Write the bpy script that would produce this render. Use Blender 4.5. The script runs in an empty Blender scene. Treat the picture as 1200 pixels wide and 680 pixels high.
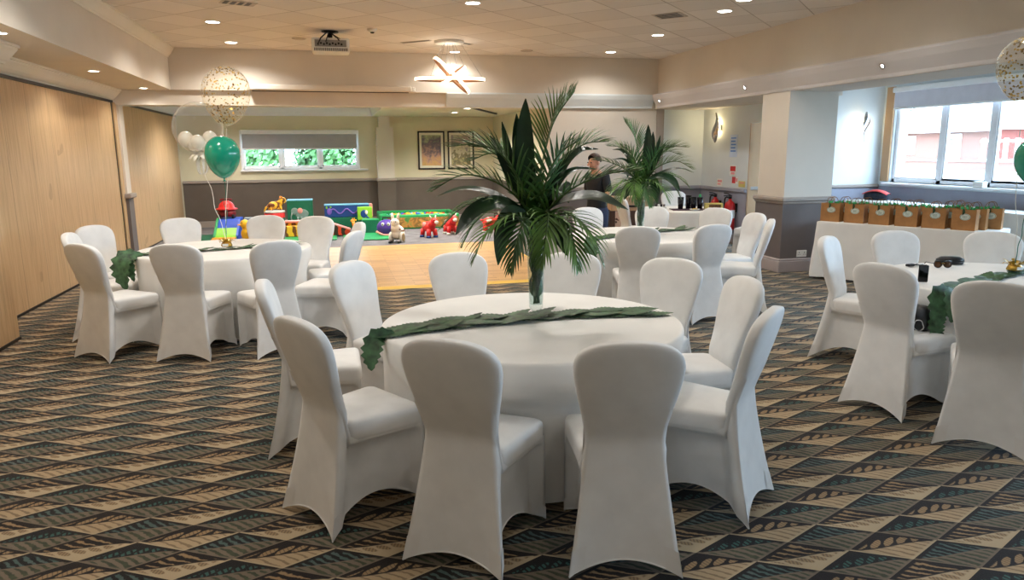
import bpy, math, random
from math import sin, cos, pi, radians, sqrt, atan2, hypot
from mathutils import Vector, Matrix
random.seed(7)
COL = bpy.context.scene.collection
SC = bpy.context.scene

# ------------------------------------------------------------------ nodes
class NT:
    def __init__(s, mat):
        mat.use_nodes = True
        s.nt = mat.node_tree
        s.nt.nodes.clear()
        s.out = s.nt.nodes.new('ShaderNodeOutputMaterial')
    def node(s, typ, **kw):
        n = s.nt.nodes.new(typ)
        for k, v in kw.items():
            setattr(n, k, v)
        return n
    def put(s, sock, v):
        if isinstance(v, bpy.types.NodeSocket):
            s.nt.links.new(v, sock)
        elif v is not None:
            sock.default_value = v
    def m(s, op, a, b=None, c=None, clamp=False):
        n = s.node('ShaderNodeMath', operation=op, use_clamp=clamp)
        s.put(n.inputs[0], a)
        if b is not None: s.put(n.inputs[1], b)
        if c is not None: s.put(n.inputs[2], c)
        return n.outputs[0]
    def mix(s, f, a, b):
        n = s.node('ShaderNodeMix', data_type='RGBA')
        s.put(n.inputs[0], f); s.put(n.inputs[6], a); s.put(n.inputs[7], b)
        return n.outputs[2]
    def coord(s, which='Object', scale=None, rot=None):
        o = s.node('ShaderNodeTexCoord').outputs[which]
        if scale is None and rot is None: return o
        mp = s.node('ShaderNodeMapping')
        s.put(mp.inputs[0], o)
        if scale: mp.inputs['Scale'].default_value = scale
        if rot: mp.inputs['Rotation'].default_value = rot
        return mp.outputs[0]
    def xyz(s, v):
        n = s.node('ShaderNodeSeparateXYZ'); s.put(n.inputs[0], v)
        return n.outputs
    def noise(s, v, scale=5., detail=2., rough=.5, dist=0.):
        n = s.node('ShaderNodeTexNoise')
        if v is not None: s.put(n.inputs['Vector'], v)
        n.inputs['Scale'].default_value = scale
        n.inputs['Detail'].default_value = detail
        n.inputs['Roughness'].default_value = rough
        n.inputs['Distortion'].default_value = dist
        return n.outputs['Fac']
    def ramp(s, f, stops):
        n = s.node('ShaderNodeValToRGB'); s.put(n.inputs[0], f)
        cr = n.color_ramp
        while len(cr.elements) > 1: cr.elements.remove(cr.elements[-1])
        cr.elements[0].position, cr.elements[0].color = stops[0][0], col(stops[0][1])
        for p, c in stops[1:]:
            e = cr.elements.new(p); e.color = col(c)
        return n.outputs[0]
    def bump(s, h, strength=.2, dist=.01):
        n = s.node('ShaderNodeBump')
        n.inputs['Strength'].default_value = strength
        n.inputs['Distance'].default_value = dist
        s.put(n.inputs['Height'], h)
        return n.outputs[0]
    def bsdf(s, color, rough=.6, metal=0., normal=None, spec=None, **kw):
        n = s.node('ShaderNodeBsdfPrincipled')
        s.put(n.inputs['Base Color'], color)
        s.put(n.inputs['Roughness'], rough)
        n.inputs['Metallic'].default_value = metal
        if spec is not None: n.inputs['Specular IOR Level'].default_value = spec
        if normal is not None: s.put(n.inputs['Normal'], normal)
        for k, v in kw.items():
            s.put(n.inputs[k.replace('_', ' ')], v)
        s.nt.links.new(n.outputs[0], s.out.inputs[0])
        return n

def lin(c):
    return c/12.92 if c <= .04045 else ((c+.055)/1.055)**2.4
def col(c):
    """colours are written as 0-255 sRGB triples"""
    if len(c) == 4: return c
    return tuple(lin(v/255.) for v in c) + (1.,)

def mat(name, c, rough=.6, var=.06, nscale=6., bump=0., bscale=60., metal=0., spec=None, **kw):
    m = bpy.data.materials.new(name)
    t = NT(m)
    v = t.coord('Object')
    f = t.noise(v, nscale, 3.)
    a = tuple(max(0, x*(1-var)) for x in c); b = tuple(min(255, x*(1+var)) for x in c)
    cc = t.ramp(f, [(.3, a), (.7, b)])
    nm = t.bump(t.noise(v, bscale, 2.), bump, .005) if bump else None
    t.bsdf(cc, rough, metal, nm, spec, **kw)
    return m

def emit(name, c, strength):
    m = bpy.data.materials.new(name)
    t = NT(m)
    e = t.node('ShaderNodeEmission')
    e.inputs[0].default_value = col(c); e.inputs[1].default_value = strength
    t.nt.links.new(e.outputs[0], t.out.inputs[0])
    return m

def clear(name, tint=(255, 255, 255), alpha=.1, rough=.02, edge=.5, gcol=(255, 255, 255)):
    """thin clear film or glass: see-through, shinier and milkier towards its edge"""
    m = bpy.data.materials.new(name)
    t = NT(m)
    lw = t.node('ShaderNodeLayerWeight'); lw.inputs[0].default_value = .35
    f = t.m('MULTIPLY_ADD', t.m('POWER', lw.outputs['Facing'], 2.2), edge, alpha, clamp=True)
    tr = t.node('ShaderNodeBsdfTransparent'); tr.inputs[0].default_value = col(tint)
    g = t.node('ShaderNodeBsdfPrincipled')
    g.inputs['Base Color'].default_value = col(gcol); g.inputs['Roughness'].default_value = rough
    g.inputs['Specular IOR Level'].default_value = 1.
    mx = t.node('ShaderNodeMixShader')
    t.put(mx.inputs[0], f)
    t.nt.links.new(tr.outputs[0], mx.inputs[1]); t.nt.links.new(g.outputs[0], mx.inputs[2])
    t.nt.links.new(mx.outputs[0], t.out.inputs[0])
    return m

# ------------------------------------------------------------------ mesh building
class MB:
    def __init__(s):
        s.v = []; s.f = []; s.sm = []; s.mi = []; s.M = Matrix()
    def add(s, verts, faces, smooth=True, mi=0):
        b = len(s.v)
        s.v += [tuple(s.M @ Vector(p)) for p in verts]
        for f in faces:
            s.f.append(tuple(b+i for i in f)); s.sm.append(smooth); s.mi.append(mi)
    def box(s, x0, x1, y0, y1, z0, z1, mi=0, bev=0.):
        if bev > 0:
            b = min(bev, (x1-x0)*.49, (y1-y0)*.49, (z1-z0)*.49)
            vs = []; idx = {}
            for ix in (0, 1):
                for iy in (0, 1):
                    for iz in (0, 1):
                        X = (x0, x1)[ix]; Y = (y0, y1)[iy]; Z = (z0, z1)[iz]
                        dx = b*(1-2*ix); dy = b*(1-2*iy); dz = b*(1-2*iz)
                        for a, p in enumerate(((X, Y+dy, Z+dz), (X+dx, Y, Z+dz), (X+dx, Y+dy, Z))):
                            idx[(ix, iy, iz, a)] = len(vs); vs.append(p)
            fs = []
            for i in (0, 1):
                fs.append([idx[(i, p, q, 0)] for p, q in ((0, 0), (1, 0), (1, 1), (0, 1))])
                fs.append([idx[(p, i, q, 1)] for p, q in ((0, 0), (1, 0), (1, 1), (0, 1))])
                fs.append([idx[(p, q, i, 2)] for p, q in ((0, 0), (1, 0), (1, 1), (0, 1))])
                for j in (0, 1):
                    fs.append([idx[(i, j, 0, 0)], idx[(i, j, 1, 0)], idx[(i, j, 1, 1)], idx[(i, j, 0, 1)]])
                    fs.append([idx[(i, 0, j, 0)], idx[(i, 1, j, 0)], idx[(i, 1, j, 2)], idx[(i, 0, j, 2)]])
                    fs.append([idx[(0, i, j, 1)], idx[(1, i, j, 1)], idx[(1, i, j, 2)], idx[(0, i, j, 2)]])
                    for k in (0, 1):
                        fs.append([idx[(i, j, k, 0)], idx[(i, j, k, 1)], idx[(i, j, k, 2)]])
            s.add(vs, fs, False, mi)
            return
        vs = [(x, y, z) for x in (x0, x1) for y in (y0, y1) for z in (z0, z1)]
        s.add(vs, [(0, 1, 3, 2), (4, 6, 7, 5), (0, 4, 5, 1), (2, 3, 7, 6), (0, 2, 6, 4), (1, 5, 7, 3)], False, mi)
    def grid(s, rows, closed=False, smooth=True, mi=0, cap0=False, cap1=False):
        n = len(rows[0]); vs = [p for r in rows for p in r]; fs = []
        for i in range(len(rows)-1):
            for j in range(n if closed else n-1):
                k = (j+1) % n
                fs.append((i*n+j, i*n+k, (i+1)*n+k, (i+1)*n+j))
        if cap0: fs.append(tuple(range(n-1, -1, -1)))
        if cap1: fs.append(tuple((len(rows)-1)*n+j for j in range(n)))
        s.add(vs, fs, smooth, mi)
    def lathe(s, prof, n=24, c=(0, 0, 0), mi=0, smooth=True, caps=True):
        rows = [[(c[0]+r*cos(2*pi*j/n), c[1]+r*sin(2*pi*j/n), c[2]+z) for j in range(n)] for r, z in prof]
        s.grid(rows, True, smooth, mi, caps and prof[0][0] > 1e-5, caps and prof[-1][0] > 1e-5)
    def tube(s, pts, r, n=8, mi=0, caps=True):
        P = [Vector(p) for p in pts]; rows = []
        rr = r if isinstance(r, (list, tuple)) else [r]*len(P)
        up = None
        for i, p in enumerate(P):
            t = (P[min(i+1, len(P)-1)]-P[max(i-1, 0)])
            if t.length < 1e-9: t = Vector((0, 0, 1))
            t.normalize()
            if up is None:
                up = Vector((0, 0, 1)) if abs(t.z) < .9 else Vector((1, 0, 0))
            a = t.cross(up)
            if a.length < 1e-6: a = t.orthogonal()
            a.normalize(); b = a.cross(t).normalized(); up = b
            rows.append([tuple(p+rr[i]*(a*cos(2*pi*j/n)+b*sin(2*pi*j/n))) for j in range(n)])
        s.grid(rows, True, True, mi, caps, caps)
    def ellipsoid(s, c, r, n=16, m=10, mi=0):
        rows = []
        for i in range(m+1):
            a = -pi/2+pi*i/m
            k = max(cos(a), 1e-4)
            rows.append([(c[0]+r[0]*k*cos(2*pi*j/n), c[1]+r[1]*k*sin(2*pi*j/n), c[2]+r[2]*sin(a)) for j in range(n)])
        s.grid(rows, True, True, mi)
    def prism(s, poly, ax, a0, a1, mi=0, smooth=False):
        """poly: 2D outline; extruded along axis ax from a0 to a1"""
        def P(p, a):
            q = list(p); q.insert(ax, a); return tuple(q)
        n = len(poly)
        vs = [P(p, a0) for p in poly]+[P(p, a1) for p in poly]
        fs = [(i, (i+1) % n, n+(i+1) % n, n+i) for i in range(n)]
        s.add(vs, fs, smooth, mi)
        s.add(vs, [tuple(range(n-1, -1, -1)), tuple(range(n, 2*n))], False, mi)
    def mesh(s, name):
        me = bpy.data.meshes.new(name)
        me.from_pydata(s.v, [], s.f)
        me.polygons.foreach_set('use_smooth', s.sm)
        me.polygons.foreach_set('material_index', s.mi)
        me.update()
        return me
    def build(s, name, mats, parent=None, loc=None, rot=None, fix=True):
        me = s.mesh(name)
        if fix:
            import bmesh
            bm = bmesh.new(); bm.from_mesh(me)
            bmesh.ops.recalc_face_normals(bm, faces=bm.faces); bm.to_mesh(me); bm.free()
        for m_ in (mats if isinstance(mats, (list, tuple)) else [mats]):
            me.materials.append(m_)
        return link(name, me, parent, loc, rot)

def link(name, data, parent=None, loc=None, rot=None):
    o = bpy.data.objects.new(name, data); COL.objects.link(o)
    if parent is not None: o.parent = parent
    if loc is not None: o.location = loc
    if rot is not None: o.rotation_euler = rot
    return o
def tag(o, label=None, cat=None, group=None, kind=None):
    if label: o['label'] = label
    if cat: o['category'] = cat
    if group: o['group'] = group
    if kind: o['kind'] = kind
    return o
def thing(name, label, cat, loc=(0, 0, 0), rz=0., group=None):
    o = link(name, None, None, loc, (0, 0, rz))
    o.empty_display_size = .1
    return tag(o, label, cat, group)
def struct(name, mb, mats, parent=None, fix=True):
    o = mb.build(name, mats, parent, fix=fix)
    if parent is None: o['kind'] = 'structure'
    return o
def copy_tree(o, parent=None):
    c = o.copy(); COL.objects.link(c)
    if parent is not None: c.parent = parent
    for ch in [x for x in bpy.data.objects if x.parent == o]:
        copy_tree(ch, c)
    return c
def lerp(a, b, t): return a+(b-a)*t
def sstep(a, b, x):
    t = min(1., max(0., (x-a)/(b-a))); return t*t*(3-2*t)

# ------------------------------------------------------------------ camera
cam_d = bpy.data.cameras.new('camera')
cam = link('camera', cam_d)
rt = Vector((0.97065352, -0.24036729, -0.00743745)); up = Vector((0.05276713, 0.18270741, 0.98175029)); fw = Vector((0.23462178, 0.95333182, -0.19002908))
cam.matrix_world = Matrix(((rt.x, up.x, -fw.x, 0), (rt.y, up.y, -fw.y, 0), (rt.z, up.z, -fw.z, 1.6), (0, 0, 0, 1)))
cam_d.sensor_width = 36; cam_d.lens = 841.344*36/1200; cam_d.clip_start = .05; cam_d.clip_end = 300
SC.camera = cam
SC.view_settings.view_transform = 'Standard'
SC.view_settings.look = 'None'
SC.view_settings.gamma = 1.
SC.view_settings.use_curve_mapping = False
SC.view_settings.exposure = 0.
SC.render.use_motion_blur = False
cy = SC.cycles
cy.max_bounces = 8; cy.diffuse_bounces = 4; cy.glossy_bounces = 3; cy.transmission_bounces = 6; cy.transparent_max_bounces = 16
cy.caustics_reflective = False; cy.caustics_refractive = False
cy.sample_clamp_indirect = 4.
try:
    cy.use_denoising = True; cy.denoiser = 'OPENIMAGEDENOISE'
except Exception:
    pass
# ------------------------------------------------------------------ materials
M = {}
M['plaster'] = mat('cream_plaster', (222, 214, 202), .85, .015, 2.)
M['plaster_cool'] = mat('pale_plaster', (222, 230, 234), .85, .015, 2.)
M['olive'] = mat('olive_cream_plaster', (222, 216, 188), .85, .02, 2.)
M['dado'] = mat('grey_dado_paint', (112, 104, 102), .7, .03, 3.)
M['dado_brown'] = mat('brown_grey_dado_paint', (98, 88, 80), .7, .04, 3.)
M['rail'] = mat('taupe_rail_paint', (160, 150, 142), .55, .02, 3.)
M['trim'] = mat('white_trim_paint', (236, 230, 218), .5, .01, 3.)
M['skirt'] = mat('lilac_grey_skirting_paint', (178, 168, 168), .5, .02, 3.)
M['tan'] = mat('warm_lit_tan', (186, 150, 114), .8, .02, 3.)  # pale wall with the warm sconce light put into its colour
M['white'] = mat('white_plastic', (240, 240, 236), .4, .01)
M['black'] = mat('black_plastic', (22, 22, 24), .45, .1)
M['dark_metal'] = mat('dark_metal', (50, 46, 44), .4, .1, metal=.6)
M['chrome'] = mat('brushed_chrome', (190, 190, 192), .25, .03, metal=1.)
M['pvc'] = mat('white_window_frame', (246, 247, 250), .35, .01)
M['blind'] = mat('grey_roller_blind', (168, 170, 178), .8, .02)
M['cover'] = mat('white_stretch_fabric', (234, 233, 231), .75, .02, 9., .05, 220., Sheen_Weight=.15)
M['cloth'] = mat('white_linen', (238, 236, 232), .85, .012, 5., .12, 14.)
M['glass'] = clear('window_glass', (250, 253, 255), .02, .0, .1)
M['vase_glass'] = clear('vase_glass', (246, 250, 249), .05, .02, .35, (225, 232, 232))
M['film'] = clear('clear_balloon_film', (252, 252, 250), .05, .10, .8, (246, 244, 236))
M['film2'] = clear('clear_latex', (253, 250, 243), .07, .08, .42, (250, 244, 230))
M['leaf'] = mat('dark_green_leaf', (30, 62, 32), .42, .3, 9.)
M['leaf2'] = mat('mid_green_palm_leaf', (82, 116, 52), .42, .3, 7.)
M['leaf3'] = mat('deep_green_broad_leaf', (24, 52, 30), .38, .3, 7.)
M['silk'] = mat('green_silk_leaf', (58, 88, 58), .6, .35, 22.)
M['stem'] = mat('green_stem', (70, 96, 50), .5, .2, 20.)

def wood_panel():
    m = bpy.data.materials.new('pale_wood_veneer'); t = NT(m)
    v = t.coord('Object')
    st = t.node('ShaderNodeMapping'); t.put(st.inputs[0], v); st.inputs['Scale'].default_value = (9, 9, .55)
    n1 = t.noise(st.outputs[0], 3.2, 5., .6, .6)
    st2 = t.node('ShaderNodeMapping'); t.put(st2.inputs[0], v); st2.inputs['Scale'].default_value = (60, 60, 1.2)
    n2 = t.noise(st2.outputs[0], 2., 2., .5)
    knot = t.noise(v, 3.3, 1., .4)
    f = t.m('ADD', t.m('MULTIPLY', n1, .6), t.m('MULTIPLY', n2, .4))
    c = t.ramp(f, [(.3, (176, 142, 104)), (.5, (204, 170, 128)), (.72, (218, 188, 148))])
    c = t.mix(t.m('MULTIPLY', t.m('LESS_THAN', knot, .27), .35), c, col((140, 104, 70)))
    yy = t.xyz(v)[1]
    # board joints every 0.62 m, thin strips between them
    fr = t.m('FRACT', t.m('MULTIPLY', t.m('ADD', yy, 50.), 1/.62))
    j = t.m('LESS_THAN', fr, .012)
    fr2 = t.m('FRACT', t.m('MULTIPLY', t.m('ADD', yy, 50.), 1/.155))
    j2 = t.m('LESS_THAN', fr2, .02)
    c = t.mix(t.m('MULTIPLY', j, .7), c, col((112, 84, 58)))
    c = t.mix(t.m('MULTIPLY', j2, .22), c, col((130, 98, 66)))
    t.bsdf(c, .42, 0., t.bump(n2, .06, .004))
    return m
M['wood'] = wood_panel()

def floor_wood():
    m = bpy.data.materials.new('oak_parquet'); t = NT(m)
    v = t.coord('Object')
    b = t.node('ShaderNodeTexBrick')
    t.put(b.inputs['Vector'], v)
    b.inputs['Color1'].default_value = col((222, 176, 108)); b.inputs['Color2'].default_value = col((188, 138, 78))
    b.inputs['Mortar'].default_value = col((120, 84, 48))
    b.inputs['Scale'].default_value = 1.; b.inputs['Brick Width'].default_value = .42; b.inputs['Row Height'].default_value = .075
    b.inputs['Mortar Size'].default_value = .0025
    n = t.noise(t.coord('Object', (4, 40, 1)), 3., 4.)
    c = t.mix(t.m('MULTIPLY', n, .4), b.outputs['Color'], col((222, 178, 122)))
    t.bsdf(c, .38)
    return m
M['parquet'] = floor_wood()
M['yellow_edge'] = mat('yellow_edging', (232, 192, 90), .5, .04)

def carpet():
    m = bpy.data.materials.new('leaf_pattern_carpet'); t = NT(m)
    v = t.coord('Object')
    X, Y, Z = t.xyz(v)
    # lattice of long diamonds
    u = (0.20435, 0.0944); w = (0.2010, -0.1179)
    O = (-0.8740, 3.0531)
    det = u[0]*w[1]-u[1]*w[0]
    dx = t.m('SUBTRACT', X, O[0]); dy = t.m('SUBTRACT', Y, O[1])
    a = t.m('ADD', t.m('MULTIPLY', dx, w[1]/det), t.m('MULTIPLY', dy, -w[0]/det))
    b = t.m('ADD', t.m('MULTIPLY', dx, -u[1]/det), t.m('MULTIPLY', dy, u[0]/det))
    fa = t.m('FLOOR', a); fb = t.m('FLOOR', b)
    p = t.m('SUBTRACT', a, fa); q = t.m('SUBTRACT', b, fb)
    par = t.m('MODULO', t.m('ADD', t.m('ADD', fa, fb), 2000.), 2.)       # 1 = teal diamond
    alt = t.m('MODULO', t.m('ADD', fa, 2000.), 2.)
    s = t.m('SUBTRACT', t.m('ADD', p, q), 1.)        # -1..1 along the long diagonal
    h = t.m('SUBTRACT', q, p)                         # >0 nearer the viewer
    wob = t.m('MULTIPLY', t.m('SUBTRACT', t.noise(v, 34., 2.), .5), 1.0)
    wob2 = t.m('MULTIPLY', t.m('SUBTRACT', t.noise(v, 90., 2.), .5), .5)
    hv = t.m('ADD', h, t.m('MULTIPLY', t.m('SINE', t.m('MULTIPLY', s, 3.)), .07))   # the vein waves a little
    ah = t.m('ABSOLUTE', hv)
    upper = t.m('LESS_THAN', hv, 0.)
    rim = t.m('SUBTRACT', t.m('SUBTRACT', 1., t.m('ABSOLUTE', s)), ah)
    def soft(x, k=9.): return t.m('MULTIPLY_ADD', x, k, .5, clamp=True)
    def stroke(freq, slope, w0, w1, wb):
        g = t.m('FRACT', t.m('ADD', t.m('ADD', t.m('MULTIPLY', s, freq), t.m('MULTIPLY', t.m('POWER', ah, .75), slope)), t.m('ADD', t.m('MULTIPLY', wob, wb), 20.)))
        d_ = t.m('ABSOLUTE', t.m('SUBTRACT', g, .5))
        wd = t.m('ADD', t.m('MULTIPLY_ADD', ah, w1-w0, w0), t.m('MULTIPLY', wob2, .25))
        return soft(t.m('SUBTRACT', wd, d_))
    def ovals(freq, shift, mid, hw_):
        g = t.m('SUBTRACT', t.m('FRACT', t.m('ADD', t.m('MULTIPLY_ADD', s, freq, 20.+shift), t.m('MULTIPLY_ADD', ah, -1.9, t.m('MULTIPLY', wob, .35)))), .5)
        a2 = t.m('POWER', t.m('ABSOLUTE', t.m('DIVIDE', g, .36)), 2.)
        b2 = t.m('POWER', t.m('ABSOLUTE', t.m('DIVIDE', t.m('SUBTRACT', ah, mid), hw_)), 2.)
        return t.m('MULTIPLY', soft(t.m('SUBTRACT', 1., t.m('ADD', a2, b2)), 3.), soft(t.m('SUBTRACT', rim, .16), 14.))
    inner = soft(t.m('SUBTRACT', rim, .07), 14.)
    BEI = col((184, 160, 126)); TAN = col((160, 132, 96)); DRK = col((22, 15, 14)); BRN = col((118, 98, 74)); PALE = col((190, 170, 138))
    TEA = col((56, 94, 88)); TAU = col((122, 108, 92)); BLK = col((14, 15, 16)); OLV = col((84, 92, 64)); GRY = col((96, 104, 104))
    # beige diamond: pale feathered half towards the viewer, dark branching half beyond
    lowB = t.mix(t.m('MULTIPLY', stroke(4.2, -2.4, .12, .22, .5), .75), BEI, BRN)
    lowB2 = t.mix(t.m('MULTIPLY', ovals(3.6, .2, .27, .21), .85), PALE, t.mix(stroke(14., 2., .2, .3, .4), BRN, TAN))
    lowB = t.mix(alt, lowB, lowB2)
    upB = t.mix(stroke(3.4, 2.6, .40, .20, .7), TAN, DRK)
    upB2 = t.mix(ovals(3.1, .0, .26, .24), DRK, t.mix(stroke(12., 2., .12, .2, .4), TAN, BRN))
    upB = t.mix(alt, upB2, upB)
    beige = t.mix(upper, lowB, upB)
    # teal diamond
    lowT = t.mix(stroke(4.6, -2.2, .18, .34, .6), TAU, t.mix(t.noise(v, 24., 1.), col((40, 44, 40)), OLV))
    upT = t.mix(stroke(5.2, 2.2, .20, .26, .9), BLK, t.mix(t.noise(v, 18., 1.), TEA, GRY))
    upT2 = t.mix(ovals(3.6, .3, .26, .2), BLK, t.mix(stroke(9., 1.5, .2, .2, .5), TEA, BLK))
    upT = t.mix(alt, upT, upT2)
    teal = t.mix(upper, lowT, upT)
    c = t.mix(par, beige, teal)
    vein = soft(t.m('SUBTRACT', .035, ah), 30.)
    c = t.mix(t.m('MULTIPLY', vein, t.m('MULTIPLY', inner, .9)), c, t.mix(par, DRK, TAU))
    e_up = t.m('MINIMUM', t.m('SUBTRACT', 1., p), q)     # the two far edges
    e_lo = t.m('MINIMUM', p, t.m('SUBTRACT', 1., q))
    c = t.mix(soft(t.m('SUBTRACT', t.m('ADD', .085, t.m('MULTIPLY', wob2, .1)), e_up), 24.), c, DRK)
    c = t.mix(t.m('MULTIPLY', soft(t.m('SUBTRACT', .05, e_lo), 24.), .9), c, t.mix(par, PALE, TAU))
    pile = t.noise(v, 420., 2., .6)
    c = t.mix(t.m('MULTIPLY', pile, .3), c, col((40, 34, 30)))
    t.bsdf(c, .9, 0., t.bump(pile, .3, .004), .25, Sheen_Weight=.15, Sheen_Roughness=.4)
    return m
M['carpet'] = carpet()
M['play_carpet'] = mat('grey_carpet', (112, 110, 112), .95, .12, 5., .2, 300.)

def ceiling_mat():
    m = bpy.data.materials.new('ceiling_tiles'); t = NT(m)
    X, Y, Z = t.xyz(t.coord('Object'))
    d1 = t.m('MULTIPLY', t.m('ADD', t.m('ADD', X, Y), 40.-.32), .7071/.62)
    d2 = t.m('MULTIPLY', t.m('ADD', t.m('SUBTRACT', Y, X), 40.-.11), .7071/.62)
    def line(d, wd):
        f = t.m('FRACT', d)
        return t.m('LESS_THAN', f, wd)
    j1 = line(d1, .022); j2 = line(d2, .022)
    n = t.noise(t.coord('Object'), 1.2, 1.)
    jj = t.m('MULTIPLY', t.m('MAXIMUM', j1, j2), t.m('MULTIPLY_ADD', n, .8, .1))
    f1 = t.m('MODULO', t.m('ADD', t.m('FLOOR', d1), t.m('FLOOR', d2)), 2.)
    c = t.mix(f1, col((238, 233, 228)), col((231, 226, 221)))
    c = t.mix(jj, c, col((140, 126, 114)))
    t.bsdf(c, .85)
    return m
M['ceil'] = ceiling_mat()
# ------------------------------------------------------------------ the room
M['dado_blue'] = mat('blue_grey_dado', (158, 160, 174), .7, .03, 3.)
M['cove'] = mat('grey_white_plaster', (206, 202, 202), .8, .01, 2.)
M['blind_r'] = mat('pale_lilac_blind', (214, 214, 226), .8, .02)
def S(name, boxes, m, bev=0.):
    b = MB()
    for bx in boxes: b.box(*bx, bev=bev)
    return struct(name, b, m)
XL, YB, YR = -3.13, 16.85, -3.6
S('floor', [(-3.4, 11, YR-.2, 17.1, -.12, 0)], M['carpet'])
S('floor_playroom', [(XL, 3.75, 12.5, YB, .0, .008)], M['play_carpet'])
# left: sliding wood partition, pier and second partition
S('wall_left', [(-3.4, XL, 7.02, 12.1, 0, 2.37), (-3.4, XL, 12.5, 16.66, 0, 2.37), (-3.4, -2.755, YR, 7.02, 0, 2.37)], M['wood'])
S('wall_left_upper', [(-3.4, XL-.02, 7.02, 12.3, 2.37, 3.3), (-3.4, XL-.02, 12.3, YB, 2.37, 3.3), (-3.4, -2.775, YR, 7.38, 2.37, 3.3), (-3.4, XL-.02, 16.6, YB, 0, 2.4)], M['plaster'])
S('trim_track', [(XL-.01, XL+.025, 7.03, 12.1, 2.352, 2.385), (XL-.01, XL+.025, 12.5, 16.66, 2.352, 2.385), (-2.765, -2.73, YR, 7.02, 2.352, 2.385)], M['dark_metal'])
S('trim_jamb', [(XL-.1, XL+.02, 12.1, 12.26, 0, 2.36)], M['wood'])
S('trim_gap', [(XL-.1, XL+.004, 12.06, 12.11, 0, 2.36)], M['dark_metal'])
S('trim_partition_foot', [(XL, XL+.012, 7.02, 12.1, 0, .025), (XL, XL+.012, 12.5, 16.66, 0, .025), (-2.755, -2.743, YR, 7.02, 0, .025), (-3.1, -2.755, 7.02, 7.032, 0, .025)], M['dark_metal'])
S('wall_pier', [(XL-.1, XL+.05, 12.26, 12.5, .0, 2.36)], M['plaster'])
S('wall_pier_dado', [(XL-.1, XL+.065, 12.245, 12.515, .0, .93)], M['dado'])
S('trim_pier_rail', [(XL-.1, XL+.11, 12.2, 12.55, .93, 1.0)], M['rail'], .012)
# back wall of the play area, with the window opening
W0, W1, WZ0, WZ1 = -1.89, .60, 1.235, 2.085
S('wall_back', [(XL-.3, W0, YB, YB+.3, 0, 3.3), (W1, 4.0, YB, YB+.3, 0, 3.3), (W0, W1, YB, YB+.3, 0, WZ0), (W0, W1, YB, YB+.3, WZ1, 3.3)], M['olive'])
S('wall_back_dado', [(XL, 3.75, YB-.015, YB, 0, .96)], M['dado_brown'])
S('trim_back_rail', [(XL, 3.75, YB-.05, YB, .955, 1.02)], M['rail'], .012)
S('baseboard_back', [(XL, 3.75, YB-.035, YB, 0, .14)], M['rail'], .008)
S('wall_pilaster', [(1.0, 1.38, YB-.22, YB, 0, 2.14), (1.06, 1.31, YB-.16, YB, 2.1, 2.42)], M['plaster'])
S('wall_pilaster_dado', [(.99, 1.39, YB-.235, YB, 0, .96)], M['dado_brown'])
S('trim_pilaster_rail', [(.97, 1.41, YB-.26, YB, .955, 1.02)], M['rail'], .012)
S('wall_return', [(3.72, 4.0, 12.6, YB, 0, 2.7)], M['olive'])
S('wall_return_dado', [(3.705, 3.72, 12.6, YB, 0, .96)], M['dado_brown'])
S('ceiling_playroom', [(-3.4, .95, 12.6, YB+.2, 2.64, 2.75), (.95, 4.0, 12.6, YB+.2, 2.385, 2.75)], M['olive'])
# front beam (fascia + downstand) and side bulkheads of the raised ceiling
S('wall_front_beam', [(-3.4, 5.67, 12.13, 12.62, 2.55, 3.3), (-3.4, 5.9, 12.22, 12.62, 2.33, 2.56)], M['plaster'])
S('wall_left_bulkhead', [(-3.4, -2.3, YR, 12.13, 2.55, 3.3)], M['plaster'])
S('wall_right_beam', [(5.67, 6.38, YR, 12.62, 2.32, 3.3), (6.38, 6.9, 8.85, 12.62, 2.32, 2.7)], M['plaster'])
S('ceiling', [(-2.35, 5.7, YR, 12.2, 3.165, 3.3)], M['ceil'])
def crown_y(name, x, sgn, y0, y1, z0, z1, proj, m='trim'):
    """moulded cornice running along y; sgn = +1 when it stands out towards +x"""
    h = z1-z0
    pr = [(0, 0), (.12, 0), (.16, .12), (.3, .2), (.5, .36), (.72, .6), (.86, .74), (.9, .84), (1, .86), (1, 1), (0, 1)]
    b = MB(); b.prism([(x+sgn*proj*a, z0+h*c) for a, c in pr], 1, y0, y1)
    return struct(name, b, M[m])
def crown_x(name, y, sgn, x0, x1, z0, z1, proj, m='trim'):
    h = z1-z0
    pr = [(0, 0), (.12, 0), (.16, .12), (.3, .2), (.5, .36), (.72, .6), (.86, .74), (.9, .84), (1, .86), (1, 1), (0, 1)]
    b = MB(); b.prism([(y+sgn*proj*a, z0+h*c) for a, c in pr], 0, x0, x1)
    return struct(name, b, M[m])
crown_y('trim_crown_bulkhead', -2.3, 1, YR, 12.13, 3.02, 3.165, .1)
crown_y('trim_crown_left', XL-.02, 1, 7.02, 12.22, 2.39, 2.55, .15)
crown_y('trim_crown_left_near', -2.775, 1, YR, 7.5, 2.39, 2.55, .15)
crown_y('trim_crown_partition', XL-.02, 1, 12.62, YB, 2.39, 2.64, .16, 'pvc')
crown_x('trim_crown_back', YB, -1, XL, 1.0, 2.39, 2.64, .2, 'pvc')
crown_y('trim_crown_ceiling_edge', .95, -1, 12.62, YB-.02, 2.39, 2.64, .1)
COVE = [(0, 2.56), (.11, 2.56), (.11, 2.535), (.085, 2.47), (.05, 2.41), (.02, 2.36), (.012, 2.325), (0, 2.325)]
b = MB(); b.prism([(5.67-a, z) for a, z in COVE], 1, YR, 12.13)
struct('trim_right_beam_moulding', b, M['cove'])
b = MB(); b.prism([(12.22-a, z) for a, z in COVE], 0, 1.9, 5.6)
struct('trim_front_beam_moulding', b, M['plaster_cool'])
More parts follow.
